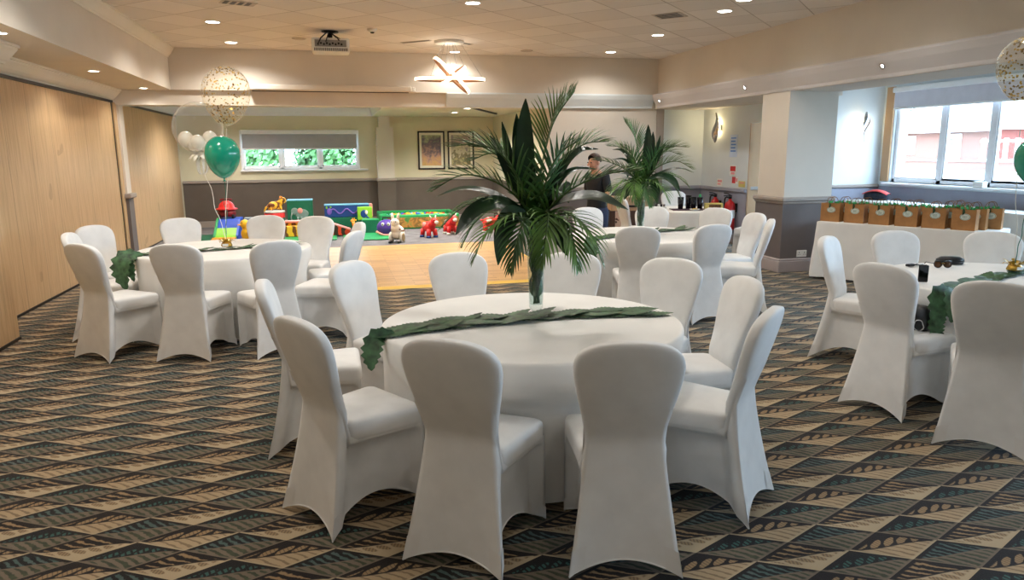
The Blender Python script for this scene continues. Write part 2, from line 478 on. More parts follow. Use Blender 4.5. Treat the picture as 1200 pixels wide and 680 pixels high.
# wall to the right of the play area opening, with dado
S('wall_center', [(3.72, 5.72, 12.26, 12.6, 0, 2.4)], M['plaster'])
S('wall_center_strip', [(5.72, 5.86, 12.24, 12.6, 0, 2.4)], M['rail'])  # narrow taupe strip standing slightly proud of the wall
S('wall_center_dado', [(3.72, 5.72, 12.245, 12.26, 0, .9), (5.72, 5.86, 12.225, 12.24, 0, .9)], M['dado'])
S('trim_center_rail', [(3.72, 5.88, 12.2, 12.26, .9, .96)], M['rail'], .012)
S('trim_wall_end_cover', [(6.735, 6.79, 10.815, 10.83, 0, 2.02)], M['tan'])  # added tan cover that tones down the bright window-lit wall end
S('wall_corner', [(5.86, 6.74, 12.4, 12.6, 0, 2.4)], M['plaster_cool'])
S('wall_side', [(6.74, 6.775, 10.83, 12.6, 0, 2.33), (6.74, 6.775, 8.85, 10.83, 2.02, 2.33)], M['plaster_cool'])
S('wall_corner_dado', [(5.86, 6.74, 12.385, 12.4, 0, .88), (6.725, 6.74, 10.84, 12.4, 0, .88)], M['dado_blue'])
S('trim_corner_rail', [(5.86, 6.74, 12.34, 12.4, .88, .945), (6.68, 6.74, 10.83, 12.4, .88, .945)], M['dado_blue'], .012)
S('baseboard_center', [(3.72, 5.86, 12.2, 12.26, 0, .15), (5.86, 6.74, 12.36, 12.4, 0, .15), (6.7, 6.74, 10.83, 12.4, 0, .15)], M['skirt'], .008)
# square column with dado
S('wall_column', [(5.67, 6.38, 8.25, 8.85, 0, 2.33)], M['plaster'])
S('wall_column_dado', [(5.655, 6.395, 8.235, 8.865, 0, .92)], M['dado'])
b = MB(); b.box(5.62, 6.43, 8.2, 8.9, .925, .985, bev=.015); b.box(5.64, 6.41, 8.22, 8.88, .895, .93, bev=.012)
struct('trim_column_rail', b, M['rail'])
b = MB(); b.box(5.62, 6.43, 8.2, 8.9, 0, .15, bev=.008); b.box(5.635, 6.415, 8.215, 8.885, .145, .18, bev=.012)
struct('baseboard_column', b, M['skirt'])
# window bay on the right
YF = 11.3; XW = 9.7
S('wall_bay_far', [(8.1, XW+.3, YF, YF+.2, 0, 3.0)], M['plaster_cool'])
S('wall_bay_warm_lit', [(6.92, 8.1, YF, YF+.2, 0, 3.0)], M['tan'])  # same pale far wall, warm sconce light painted in as tan
S('wall_bay_dado', [(8.1, XW, YF-.015, YF, 0, .9)], M['dado_blue'])
S('trim_bay_rail', [(6.92, XW, YF-.05, YF, .9, .96)], M['rail'], .012)
S('baseboard_bay', [(6.92, XW, YF-.03, YF, 0, .14)], M['skirt'], .008)
S('ceiling_bay', [(6.38, XW+.3, YR, YF+.2, 2.86, 3.0)], M['plaster'])
OY0, OY1, OZ0, OZ1 = -3.2, 11.02, 1.0, 2.5  # opening continued unseen past the camera to add daylight
S('wall_right', [(XW, XW+.3, YR, OY0, 0, 3.0), (XW, XW+.3, OY1, YF+.2, 0, 3.0), (XW, XW+.3, OY0, OY1, 0, OZ0), (XW, XW+.3, OY0, OY1, OZ1, 3.0)], M['plaster_cool'])
S('wall_right_dado', [(XW-.015, XW, YR, YF, 0, .93)], M['dado_blue'])
S('wall_window_edge_warm_lit', [(XW-.03, XW+.02, OY1+.02, OY1+.2, 1.02, 2.66)], M['tan'])  # strip of the window wall, tinted for warm light from the sconce
crown_y('trim_crown_bay', XW, -1, YR, YF, 2.66, 2.86, .16, 'plaster_cool')
S('trim_right_sill', [(XW-.14, XW+.06, OY0-.1, OY1+.05, .965, 1.0)], M['pvc'], .008)
S('wall_rear', [(-3.4, XW+.3, YR-.2, YR, 0, 3.3)], M['plaster'])

def window(name, axis, base, a0, a1, z0, z1, mulls, fw=.055, dep=.07, transom=None):
    """pvc frame (structure) with mullions and one pane per light"""
    b = MB()
    def bx(p0, p1, q0, q1, d=dep, bev=.006):
        if axis == 'y': b.box(p0, p1, base-d/2, base+d/2, q0, q1, bev=bev)
        else: b.box(base-d/2, base+d/2, p0, p1, q0, q1, bev=bev)
    bx(a0, a1, z0, z0+fw); bx(a0, a1, z1-fw, z1)
    bx(a0, a0+fw, z0, z1); bx(a1-fw, a1, z0, z1)
    for mu in mulls: bx(mu-fw*.7, mu+fw*.7, z0, z1)
    o = struct(name, b, M['pvc'])
    ed = [a0]+list(mulls)+[a1]
    for i in range(len(ed)-1):
        p = MB(); sb = MB()
        l0, l1 = ed[i]+fw*.7, ed[i+1]-fw*.7
        if axis == 'y': p.box(l0, l1, base-.006, base+.006, z0+fw, z1-fw)
        else: p.box(base-.006, base+.006, l0, l1, z0+fw, z1-fw)
        p.build('pane', M['glass'], o)
        g = .03
        for q in ((l0, l0+g, z0+fw, z1-fw), (l1-g, l1, z0+fw, z1-fw), (l0, l1, z0+fw, z0+fw+g), (l0, l1, z1-fw-g, z1-fw)):
            if axis == 'y': sb.box(q[0], q[1], base-.025, base+.025, q[2], q[3])
            else: sb.box(base-.025, base+.025, q[0], q[1], q[2], q[3])
        sb.build('sash', M['pvc'], o)
    return o
window('window_1', 'y', YB+.06, W0, W1, WZ0, WZ1, (-1.06, -.24))
window('window_2', 'x', XW+.08, OY0, OY1, OZ0, OZ1, [OY1-1.04-.94*i for i in range(14)], fw=.07)
S('trim_window_sill', [(W0-.04, W1+.2, YB-.09, YB+.04, WZ0-.035, WZ0)], M['pvc'], .006)
S('trim_window_reveal', [(W0-.02, W0+.02, YB-.01, YB+.05, WZ0, WZ1), (W1-.02, W1+.02, YB-.01, YB+.05, WZ0, WZ1)], M['pvc'])

# roller blinds
def blind(label, loc_fn, a0, a1, ztop, zbot, fab):
    t = thing('roller_blind', label, 'blind', loc_fn(a0, 0, ztop), 0)
    ax = loc_fn(1, 0, 0)[1] != loc_fn(0, 0, 0)[1]     # True: runs along y
    L = a1-a0
    def bx(b, p0, p1, d0, d1, z0, z1, bev=0):
        if ax: b.box(d0, d1, p0, p1, z0, z1, bev=bev)
        else: b.box(p0, p1, d0, d1, z0, z1, bev=bev)
    b = MB(); bx(b, 0, L, -.05, .05, -.09, 0, .015); b.build('cassette', M['pvc'], t)
    b = MB(); bx(b, .02, L-.02, -.004, .004, zbot-ztop, -.08); b.build('fabric', fab, t)
    b = MB(); bx(b, .02, L-.02, -.014, .014, zbot-ztop-.03, zbot-ztop, .008); b.build('bottom_bar', M['pvc'], t)
    return t
blind('grey roller blind half lowered over the playroom window', lambda a, d, z: (a, YB-.06, z), W0+.01, W1-.01, 2.09, 1.70, M['blind'])
blind('long pale roller blind drawn up at the top of the street window', lambda a, d, z: (XW-.07, a, z), OY0, OY1-.02, 2.64, 2.29, M['blind_r'])

# dance floor
t = thing('dance_floor', 'golden wooden dance floor with a yellow edge strip on the carpet', 'dance floor', (-1.4, 8.55, 0))
b = MB(); b.box(0, 4.2, .0, 3.93, .001, .018); b.build('wood_panel', M['parquet'], t)
b = MB(); b.prism([(-.09, .001), (0, .001), (0, .021), (-.02, .021)], 0, -.08, 4.28); b.build('edge_strip', M['yellow_edge'], t)
b = MB(); b.prism([(-.08, .001), (0, .001), (0, .021), (-.02, .021)], 1, 0., 3.93); b.build('edge_strip', M['yellow_edge'], t)
b = MB(); b.prism([(4.28, .001), (4.2, .001), (4.2, .021), (4.22, .021)], 1, 0., 3.93); b.build('edge_strip', M['yellow_edge'], t)

# ------------------------------------------------------------------ ceiling fittings
WARM = (1., .945, .87)
M['lamp_white'] = emit('lamp_glow', (255, 248, 236), 14.)
def spot(parent, power, z=-.03, color=WARM, angle=150):
    l = bpy.data.lights.new('lamp', 'SPOT'); l.energy = power; l.color = color
    l.spot_size = radians(angle); l.spot_blend = .6; l.shadow_soft_size = .06
    return link('lamp', l, parent, (0, 0, z))
def downlight(loc, label, power, r=.095, group='round downlights in the raised ceiling'):
    t = thing('downlight', label, 'ceiling light', loc, 0, group)
    b = MB(); b.lathe([(r*.82, -.001), (r*.86, -.008), (r, -.006), (r*1.02, 0)], 24); b.build('trim_ring', M['white'], t)
    b = MB(); b.lathe([(.0001, -.004), (r*.82, -.004), (r*.82, -.0005)], 24); b.build('diffuser', M['lamp_white'], t)
    if power: spot(t, power)
    return t
ZC = 3.165
GRID_P = 62.
names = {(-1.31, 11.45): 'round white downlight at the far left of the raised ceiling, nearest the bubble balloon',
 (-1.31, 9.75): 'round white downlight second from the far end in the left ceiling row',
 (-.9, 8.45): None,
 (1.56, 8.0): 'round white downlight between the projector and the top edge, above the palm',
 (2.0, 11.85): 'round white downlight just above the glowing ring chandelier',
 (4.48, 11.4): 'round white downlight in the far right ceiling corner',
 (4.48, 9.64): 'round white downlight beside the square ceiling vent',
 (4.48, 7.87): 'round white downlight near the right bulkhead, second in its row'}
for (x, y), lb in names.items():
    if lb: downlight((x, y, ZC), lb, GRID_P*(.5 if x > 3 else .4 if y > 11.8 else 1))
downlight((4.35, 7.25, ZC), 'round white downlight cut by the top edge of the picture', 0.)
for x in (-1.31, 1.56, 4.48):
    for y in (6.1, 4.3, 2.5, .7, -1.4):
        downlight((x, y, ZC), 'round white downlight overhead nearer the viewer', (GRID_P if y > 5 else 44. if y > 3.5 else 13.)*(.5 if x > 3 else 1))
for (x, y), lb in {(-2.62, 11.87): 'small downlight at the far end under the left bulkhead', (-2.62, 9.56): 'small downlight in the middle under the left bulkhead', (-2.5, 6.75): 'bright downlight under the left bulkhead nearest the viewer'}.items():
    downlight((x, y, 2.55), lb, 14., .07, 'small downlights under the left bulkhead')
for (x, y), lb in {(1.3, 13.4): 'small downlight above the pilaster in the play area', (2.5, 14.96): 'small downlight above the two framed pictures', (2.5, 13.5): 'small downlight by the play area beam, right of the pilaster'}.items():
    downlight((x, y, 2.385), lb, 125., .085, 'small downlights in the play area ceiling')
downlight((-.5, 13.3, 2.64), 'small downlight above the playroom window', 120., .085, 'small downlights in the play area ceiling')
downlight((-1.9, 15., 2.64), 'small downlight over the foam slide corner', 120., .085, 'small downlights in the play area ceiling')
for y in (11.9, 9.2, 6.6):
    t = tag(link('spotlight', None, None, (5.60, y, 2.44)), {11.9: 'tiny spot in the moulding at the far right corner', 9.2: 'tiny spot in the right beam moulding left of the column', 6.6: 'tiny bright spot in the right beam moulding above the window'}[y], 'ceiling light', 'tiny spots in the right beam moulding')
    b = MB(); b.lathe([(.018, 0), (.022, -.01), (.032, -.01), (.032, .012)], 16); b.build('ring', M['chrome'], t, rot=(0, radians(58), 0))
    b = MB(); b.lathe([(.0001, -.004), (.018, -.004), (.018, 0)], 16); b.build('bulb', M['lamp_white'], t, rot=(0, radians(58), 0))

# pendant chandelier: three tilted light rings
M['ring_glow'] = emit('warm_led_glow', (255, 226, 190), 3.2)
M['ring_metal'] = mat('copper_ring', (196, 150, 118), .35, .05, metal=.7)
t = thing('ring_chandelier', 'modern chandelier of crossed glowing rings hanging from the ceiling', 'chandelier', (1.74, 10.75, ZC))
b = MB(); b.lathe([(.0001, 0), (.21, 0), (.21, -.03), (.2, -.04), (.0001, -.04)], 32); b.build('ceiling_rose', M['white'], t)
def ring(R, c, rot, nm='ring'):
    Mx = Matrix.Translation(c) @ Matrix.Rotation(rot[2], 4, 'Z') @ Matrix.Rotation(rot[0], 4, 'X') @ Matrix.Rotation(rot[1], 4, 'Y')
    n = 56; w = .024
    o = MB(); o.M = Mx; e = MB(); e.M = Mx
    def loop(b, prof):
        rows = [[((R+dr)*cos(2*pi*i/n), (R+dr)*sin(2*pi*i/n), dz) for dr, dz in prof] for i in range(n+1)]
        b.grid(rows, True)
    loop(o, [(-.006, w), (.006, w), (.006, -w), (-.006, -w)])
    loop(e, [(.0065, w*.8), (.012, w*.5), (.012, -w*.9), (.0065, -w)])
    r_ = o.build(nm, M['ring_metal'], t)
    e.build('light_strip', M['ring_glow'], r_)
    return Mx
m1 = ring(.50, (0, 0, -.53), (radians(3), radians(0), 0))
m2 = ring(.34, (.02, -.05, -.48), (radians(14), radians(43), radians(8)))
m3 = ring(.2, (.05, -.02, -.47), (radians(-16), radians(-32), radians(30)))
for k, (mm, R) in enumerate(((m1, .50), (m2, .34), (m3, .2))):
    for i in range(3):
        a = 2*pi*i/3+.5*k
        p = mm @ Vector((R*cos(a), R*sin(a), 0))
        b = MB(); b.tube([(p.x*.35, p.y*.35, -.04), tuple(p)], .0025, 5); b.build('cable', M['chrome'], t)
l = bpy.data.lights.new('lamp', 'POINT'); l.energy = 3.5; l.color = (1, .84, .66); l.shadow_soft_size = .2
link('lamp', l, t, (0, 0, -.2))

# projector
t = thing('projector', 'white projector with rear sockets hanging on a ceiling bracket', 'projector', (.07, 10.2, 2.98))
b = MB(); b.box(-.24, .24, -.16, .18, -.095, .085, bev=.018); b.build('body', M['white'], t)
b = MB(); b.box(-.2, .2, -.166, -.158, -.03, .055); b.build('socket_panel', mat('grey_panel', (150, 148, 146), .5), t)
b = MB()
for i in range(9): b.box(-.17+.037*i, -.147+.037*i, -.172, -.164, -.012+.012*(i % 2), .012+.012*(i % 2))
for i in range(22): b.box(-.21+.0195*i, -.2+.0195*i, -.1625, -.158, -.082, -.045)
b.build('sockets', M['black'], t)
b = MB(); b.lathe([(.0001, .185), (.11, .185), (.11, .17), (.03, .16), (.028, .085), (.0001, .085)], 20); b.build('bracket', M['dark_metal'], t)
b = MB(); b.tube([(-.16, -.175, .0), (-.12, -.21, .07), (-.05, -.16, .14), (.0, -.05, .165), (.05, -.1, .12), (.11, -.17, .05)], .009, 6)
b.tube([(-.06, -.175, .03), (-.03, -.2, .11), (.0, -.06, .16), (.09, -.15, .09), (.14, -.15, .06)], .007, 6); b.build('cable', M['black'], t)
b = MB(); b.lathe([(.0001, .0), (.05, .0), (.055, .05)], 16); o = b.build('lens', M['black'], t, (.1, .175, 0), (radians(-90), 0, 0))

# projector screen cassette under the beam
t = thing('mounted_projector_screen', 'long slim cream projector screen case fixed along the front beam', 'projector screen', (-1.18, 12.06, 2.555))
b = MB(); b.box(0, 2.5, -.07, .07, -.01, .085, bev=.02); b.build('case', M['plaster'], t)
b = MB(); b.box(2.5, 2.56, -.05, .06, .0, .07, bev=.012); b.build('end_cap', M['white'], t)
b = MB(); b.box(.05, 2.45, -.012, .012, -.022, -.008); b.build('slot_bar', M['dark_metal'], t)

# vents, detectors
def vent(loc, label, w, d, rz, slots):
    t = thing('ceiling_vent', label, 'vent', loc, rz, 'vents in the raised ceiling')
    b = MB(); b.box(-w/2, w/2, -d/2, d/2, -.008, 0, bev=.003); b.build('frame', M['ceil2'], t)
    b = MB()
    n = slots
    for i in range(n): b.box(-w*.42+i*w*.84/n, -w*.42+(i+.62)*w*.84/n, -d*.4, d*.4, -.0095, -.007)
    b.build('slots', M['black'], t)
    return t
M['ceil2'] = mat('vent_plate', (196, 186, 176), .6)
vent((3.98, 8.25, ZC), 'square ceiling vent with dark slots beside a downlight', .34, .34, radians(45), 4)
vent((-.87, 8.5, ZC), 'ceiling vent at the top edge left of the projector', .36, .2, radians(20), 4)
def slot_diffuser(p0, p1, label):
    a = atan2(p1[1]-p0[1], p1[0]-p0[0]); L = hypot(p1[0]-p0[0], p1[1]-p0[1])
    t = thing('slot_diffuser', label, 'vent', ((p0[0]+p1[0])/2, (p0[1]+p1[1])/2, ZC), a, 'dark slot vents behind the chandelier')
    b = MB(); b.box(-L/2, L/2, -.04, .04, -.006, 0, bev=.002); b.build('frame', M['ceil2'], t)
    b = MB(); b.box(-L/2+.02, L/2-.02, -.026, .026, -.0085, -.005); b.build('slot', M['black'], t)
slot_diffuser((1.08, 11.03), (1.47, 10.7), 'dark slot vent to the left of the chandelier cables')
slot_diffuser((1.73, 10.65), (2.11, 11.0), 'dark slot vent to the right of the chandelier cables')
t = thing('smoke_detector', 'small white detector on the ceiling right of the projector', 'detector', (.6, 9.9, ZC))
b = MB(); b.lathe([(.0001, -.04), (.045, -.04), (.06, -.025), (.065, 0)], 20); b.build('housing', M['white'], t)
b = MB(); b.lathe([(.02, -.055), (.03, -.04)], 16); b.build('sensor', M['black'], t)
for loc, lb in {(-.35, 10.9, ZC): 'flat round cover plate on the ceiling left of the projector', (3.1, 11.5, ZC): 'flat round cover plate on the ceiling right of the chandelier'}.items():
    b = MB(); b.lathe([(.0001, -.012), (.08, -.012), (.1, 0)], 24)
    tag(b.build('speaker_cover', M['ceil2'], None, loc), lb, 'speaker')
t = thing('security_sensor', 'small dark dome sensor under the play area beam', 'detector', (.58, 13.0, 2.64))
b = MB(); b.lathe([(.045, 0), (.05, -.03), (.035, -.07), (.0001, -.085)], 16); b.build('dome', M['black'], t)
b = MB(); b.lathe([(.0001, 0), (.065, 0), (.065, -.015), (.045, -.018)], 16); b.build('base_plate', M['white'], t)
# curtain / partition track at the play area ceiling
b = MB(); b.box(-.02, .02, 0, 2.6, -.03, 0)
tag(b.build('ceiling_track', M['dark_metal'], None, (2.35, 12.75, 2.385), (0, 0, radians(-24))), 'dark ceiling track slanting above the framed pictures', 'track')
# ------------------------------------------------------------------ banquet chairs in stretch covers
def chair_parts():
    n = 22
    top_c = [(-.153, -.2315), (.153, -.2315), (.208, .215), (-.208, .215)]     # seat level corners RL RR FR FL
    foot_c = [(-.215, -.285), (.215, -.285), (.206, .235), (-.206, .235)]
    inward = [(0, 1), (-1, 0), (0, -1), (1, 0)]
    inset = [.022, .045, .04, .045]
    arch = [.055, .105, .10, .105]
    ZR = .66
    def hw(z):
        if z < .50: return lerp(.150, .1525, (z-.36)/.14)
        return .1525+.053*sstep(.50, .84, z)
    def yc_(z): return -.150-.27*max(0., z-.50)-.03*max(0., min(z, .50)-.36)
    def th_(z): return .030+.006*sstep(.5, .8, z)
    def hollow(x, z): return -.012*(1-(x/.21)**2)*sstep(.5, .7, z)
    def rear(z, t):
        """outer face of the back panel: hugs the backrest, then flares to the feet"""
        g = max(0., (.52-z)/.52)
        zz = max(z, .52)
        x0 = hw(zz)*.965; x = lerp(x0, .215, g**1.1)*(2*t-1)
        e = abs(2*t-1)**5
        y0 = yc_(zz)-th_(zz)*(1-.22*e)+hollow(x, zz)-.002
        y = lerp(y0, -.285, g**1.35)
        return x, y
    def ztop(k, t):
        if k == 0: return ZR
        u = t if k == 1 else 1-t
        if k == 2: return .405
        return .405+(ZR-.405)*(1-sstep(0, .17, u))**1.5
    def P(k, t, s, off=0.):
        w = max(sin(pi*t), 0)
        zh = .004+arch[k]*w**.85
        zt = ztop(k, t)
        z = lerp(zt, zh, s)
        if k == 0:
            x, y = rear(z, t)
            return (x, y+.022*w**.55*s*s*s-off, z)
        a, b = k, (k+1) % 4
        def corner(i):
            if i == 0: return rear(z, 0)
            if i == 1: return rear(z, 1)
            q = min(1., max(0., (.405-z)/.40))
            return (lerp(top_c[i][0], foot_c[i][0], q), lerp(top_c[i][1], foot_c[i][1], q))
        pa, pb = corner(a), corner(b)
        x, y = lerp(pa[0], pb[0], t), lerp(pa[1], pb[1], t)
        q = min(1., max(0., (.41-z)/.40))
        sh = sstep(0, .25, q)*(.75+.25*q)
        u = t if k == 1 else (1-t if k == 3 else .5)
        hug = (1-sstep(.405, .5, z))
        crease = 0.
        if k != 2:
            mm_ = min(u/.16, (1-u)/.07, q/.13)
            crease = .042*sstep(.62, 1.06, mm_)
        d = (inset[k]*.7*w**.8*sh+crease)*hug - off
        x += inward[k][0]*d; y += inward[k][1]*d
        return (x, y, z)
    sk = MB(); rows = []
    m = 24
    for i in range(m+1):
        s = (i/m)**1.1
        rows.append([P(k, j/n, s) for k in range(4) for j in range(n)])
    sk.grid(rows, True)
    hem = [P(k, j/n, 1.) for k in range(4) for j in range(n)]
    sk.tube(hem+[hem[0]], .0035, 5, caps=False)
    # foot pockets
    fp = []
    for k in range(4):
        b = MB()
        for kk, t0, t1 in ((k, 0., .13), ((k+3) % 4, .87, 1.)):
            rr = [[P(kk, lerp(t0, t1, j/4), lerp(.86, 1., i/3), .0025) for j in range(5)] for i in range(4)]
            b.grid(rr)
        fp.append(b)
    # seat: upholstered slab
    st = MB(); rows = []
    seat_c = [(-.168, -.155), (.168, -.155), (.212, .222), (-.212, .222)]
    ring = []
    r = .045
    for k in range(4):
        c0 = Vector((*seat_c[k], 0)); pv = Vector((*seat_c[k-1], 0)); nx = Vector((*seat_c[(k+1) % 4], 0))
        d0 = (pv-c0).normalized(); d1 = (nx-c0).normalized()
        for q in range(6):
            u = q/5
            p = (c0+d0*r)*(1-u)**2+2*c0*u*(1-u)+(c0+d1*r)*u*u
            ring.append((p.x, p.y))
        for q in range(1, 6):
            p = (c0+d1*r).lerp(nx-d1*r, q/6); ring.append((p.x, p.y))
    cx, cy_ = 0, .02
    for z, sc in ((.375, .9), (.392, .985), (.405, 1.), (.45, 1.004), (.463, .99), (.472, .955), (.478, .86), (.484, .6), (.486, .25), (.486, .001)):
        rows.append([(cx+(x-cx)*sc, cy_+(y-cy_)*sc, z) for x, y in ring])
    st.grid(rows, True)
    # backrest shell
    bk = MB(); rows = []
    zs = [.36, .40, .44, .48, .52, .56, .6, .64, .68, .72, .76, .8, .83, .855, .875, .893, .907, .918, .925, .929, .9302]
    for z in zs:
        f = 1.
        if z > .80: f = max(0., 1-((z-.80)/.1302)**3.0)**(1/2.6)
        w = hw(z)*f
        th = th_(z)*(f**.5)
        if z < .53: th -= .016*(1-sstep(.42, .53, z))
        yc = yc_(z)
        ring = []
        N = 40
        for j in range(N):
            a = 2*pi*j/N
            ca, sa = cos(a), sin(a)
            e = .42
            x = w*abs(ca)**e*(1 if ca >= 0 else -1)
            y = th*abs(sa)**(.55)*(1 if sa >= 0 else -1)
            # the panel is gently hollowed across its width
            y += hollow(x, z)
            ring.append((x, yc+y, z))
        rows.append(ring)
    bk.grid(rows, True, cap0=True, cap1=True)
    return sk, st, bk, fp
CH = None
def make_chair():
    t = thing('banquet_chair', 'x', 'chair')
    sk, st, bk, fp = chair_parts()
    sk.build('cover_skirt', M['cover'], t); st.build('seat', M['cover'], t); bk.build('backrest', M['cover'], t)
    for b in fp: b.build('foot_pocket', M['pocket'], t)
    return t
M['pocket'] = mat('white_hem_fabric', (232, 230, 227), .7, .02, 9.)
CHAIRS = []
def chair(rear, face, label, group):
    """rear: floor point under the backrest top; face: heading in degrees"""
    global CH
    if CH is None:
        CH = make_chair(); c = CH
    else:
        c = copy_tree(CH)
    a = radians(face); d = .272
    c.location = (rear[0]+d*cos(a), rear[1]+d*sin(a), 0)
    c.rotation_euler = (0, 0, a-pi/2)
    c['label'] = label; c['group'] = group
    CHAIRS.append((c.location.x, c.location.y, a))
    return c
G1 = 'white covered chairs around the nearest round table'
for p, f, lb in [
    ((.372, 2.52), 54, 'white covered chair nearest the viewer on the left, its plain back turned to us'),
    ((1.005, 2.31), 75, 'white covered chair nearest the viewer in the middle, right of the other front chair'),
    ((-.18, 3.03), 31, 'white covered chair on the left of the nearest table, seat pointing right'),
    ((-.395, 3.99), 0, 'white covered chair at far left of the nearest table, half hidden by another back'),
    ((.07, 4.56), -40, 'white covered chair behind the drooping runner leaf of the nearest table, front showing'),
    ((.79, 4.76), -84, 'white covered chair beyond the nearest table, alone in front of the dance floor'),
    ((1.53, 4.55), -112, 'white covered chair beyond the nearest table, just right of the glass vase'),
    ((2.06, 4.11), -138, 'white covered chair at the far right rim of the nearest table'),
    ((2.12, 3.36), 174, 'white covered chair seen edge on, right of the nearest table'),
    ((1.80, 2.655), 133, 'white covered chair in side view at the right front of the nearest table')]:
    chair(p, f, lb, G1)
G2 = 'white covered chairs around the left round table'
for p, f, lb in [
    ((-2.26, 6.98), 3, 'white covered chair furthest left at the balloon table, mostly hidden behind another'),
    ((-1.91, 6.10), 50, 'white covered chair at the left front of the balloon table, grey back to us'),
    ((-2.27, 7.66), -33, 'white covered chair against the wood partition, front facing the balloon table'),
    ((-1.2, 5.87), 74, 'white covered chair at the front of the balloon table, left of the bluish back'),
    ((-1.6, 8.25), -68, 'white covered chair beyond the balloon table, below the clear balloon'),
    ((-.73, 8.3), -94, 'white covered chair beyond the balloon table, below the tiger drum toy'),
    ((-.19, 8.0), -110, 'white covered chair beyond the balloon table, in front of the green elephant block'),
    ((-.45, 5.85), 112, 'white covered chair with bluish shaded back at the front right of the balloon table'),
    ((.16, 6.35), 158, 'white covered chair at the right of the balloon table, next to the dance floor'),
    ((.24, 7.15), -170, 'white covered chair at the right of the balloon table, only its top visible')]:
    chair(p, f, lb, G2)
G3 = 'white covered chairs around the middle round table'
for p, f, lb in [
    ((2.64, 5.97), 70, 'white covered chair at the middle table, grey back squarely to us'),
    ((3.38, 5.93), 98, 'white covered chair at the middle table, bluish back with flared skirt'),
    ((4.40, 6.86), 178, 'white covered chair in side view left of the square column'),
    ((4.14, 6.20), 150, 'white covered chair at the right of the middle table, bright edge-on back beside the column'),
    ((3.74, 8.06), -118, 'white covered chair beyond the middle table under the further palm'),
    ((4.36, 7.62), -146, 'white covered chair beyond the middle table, in front of the black cups'),
    ((1.96, 6.4), 40, 'white covered chair at the left of the middle table, behind the glass vase'),
    ((2.2, 7.7), -35, 'white covered chair behind the palm fronds beside the standing person'),
    ((2.95, 8.2), -82, 'white covered chair beyond the middle table beside the further vase')]:
    chair(p, f, lb, G3)
G4 = 'white covered chairs around the right round table'
for p, f, lb in [
    ((3.72, 4.82), -55, 'white covered chair in side view at the far left of the right table'),
    ((3.145, 3.56), 15, 'white covered chair with a black bag on its seat at the right table'),
    ((3.27, 2.90), 40, 'white covered chair cut by the right picture edge, nearest on that side'),
    ((4.49, 4.99), -99, 'white covered chair beyond the right table, in front of the paper bags'),
    ((5.19, 4.70), -133, 'white covered chair beyond the right table, at the right picture edge')]:
    chair(p, f, lb, G4)
G5 = 'white covered chairs around the furthest round table'
for p, f, lb in [
    ((4.1, 9.95), 0, 'white covered chair of the furthest table, peeking beside the further vase'),
    ((5.5, 11.05), -108, 'white covered chair furthest away, in front of the grey dado wall'),
    ((6.1, 9.1), 130, 'white covered chair of the furthest table, thin edge in front of the fire extinguisher')]:
    chair(p, f, lb, G5)

# ------------------------------------------------------------------ round tables and cloths
ZT = .735
def smin(a, b): return min(a, b)
def table(c, R, seed, tl, cl):
    rnd = random.Random(seed)
    t = thing('round_table', tl, 'table', (c[0], c[1], 0), 0, 'round banquet tables under white cloths')
    b = MB(); b.lathe([(.0001, ZT-.035), (R-.02, ZT-.035), (R-.012, ZT-.02), (R-.02, ZT-.006), (.0001, ZT-.006)], 48); b.build('tabletop', M['table_wood'], t)
    for k in range(4):
        a = pi/4+k*pi/2
        b = MB(); b.tube([(.3*cos(a), .3*sin(a), ZT-.035), (.3*cos(a), .3*sin(a), .0)], .018, 8); b.build('leg', M['dark_metal'], t)
    # cloth
    n = 180
    ph = [rnd.uniform(0, 6.28) for _ in range(8)]
    near = [(x, y, a) for x, y, a in CHAIRS if hypot(x-c[0], y-c[1]) < R+.6]
    def fold(th):
        f = .45*sin(9*th+ph[0]+.5*sin(3*th+ph[1]))+.3*sin(14*th+ph[2]+.7*sin(2*th+ph[4]))+.25*sin(5*th+ph[3])
        return f
    rows = []
    prof = []
    for i in range(7): prof.append((R*(.02+.96*i/6)/1., ZT, 0.))
    prof += [(R*.993, ZT, 0), (R+.002, ZT-.004, 0), (R+.007, ZT-.014, 0.02), (R+.009, ZT-.04, .08)]
    for i in range(1, 19):
        d = i/18
        prof.append((R+.009, lerp(ZT-.04, .03, d), .08+.92*d**.8))
    # how far the cloth is pushed in by the chairs tucked under the table
    lim = []
    for j in range(n):
        th = 2*pi*j/n; l = R+.05
        for X, Y, A in near:
            fx, fy = cos(A), sin(A)
            for q in range(70):
                px, py = c[0]+l*cos(th)-X, c[1]+l*sin(th)-Y
                yy = px*fx+py*fy; xx = px*fy-py*fx
                if -.35 < yy < .25 and abs(xx) < .225: l -= .008
                else: break
        lim.append(l)
    lim = [min(lim[(j+k) % n] for k in range(-6, 7)) for j in range(n)]
    for _ in range(3): lim = [sum(lim[(j+k) % n] for k in range(-2, 3))/5 for j in range(n)]
    for r, z, d in prof:
        row = []
        for j in range(n):
            th = 2*pi*j/n
            rr = r
            if d > 0:
                rr = r+d*(.046*fold(th)-.03)+.01*d*d
                k = 1-sstep(.47, .66, z)
                over = rr-lim[j]
                if over > 0: rr -= over*k
            row.append((rr*cos(th), rr*sin(th), z+(.006*sin(5*th+ph[5]) if d > .9 else 0)))
        rows.append(row)
    b = MB(); b.grid(rows, True, cap0=True)
    o = b.build('tablecloth', M['cloth'], None, (c[0], c[1], 0))
    tag(o, cl, 'tablecloth', 'white cloths on the round tables')
M['table_wood'] = mat('plywood', (168, 130, 90), .5, .1)
TABS = {'near': ((.96, 3.49), .765), 'left': ((-1.0, 7.05), .76), 'mid': ((3.15, 6.95), .76), 'right': ((4.33, 3.78), .765), 'far': ((5.03, 9.82), .62)}
table(*TABS['near'], 1, 'round table hidden under the cloth nearest the viewer', 'white cloth on the nearest round table, below the big palm')
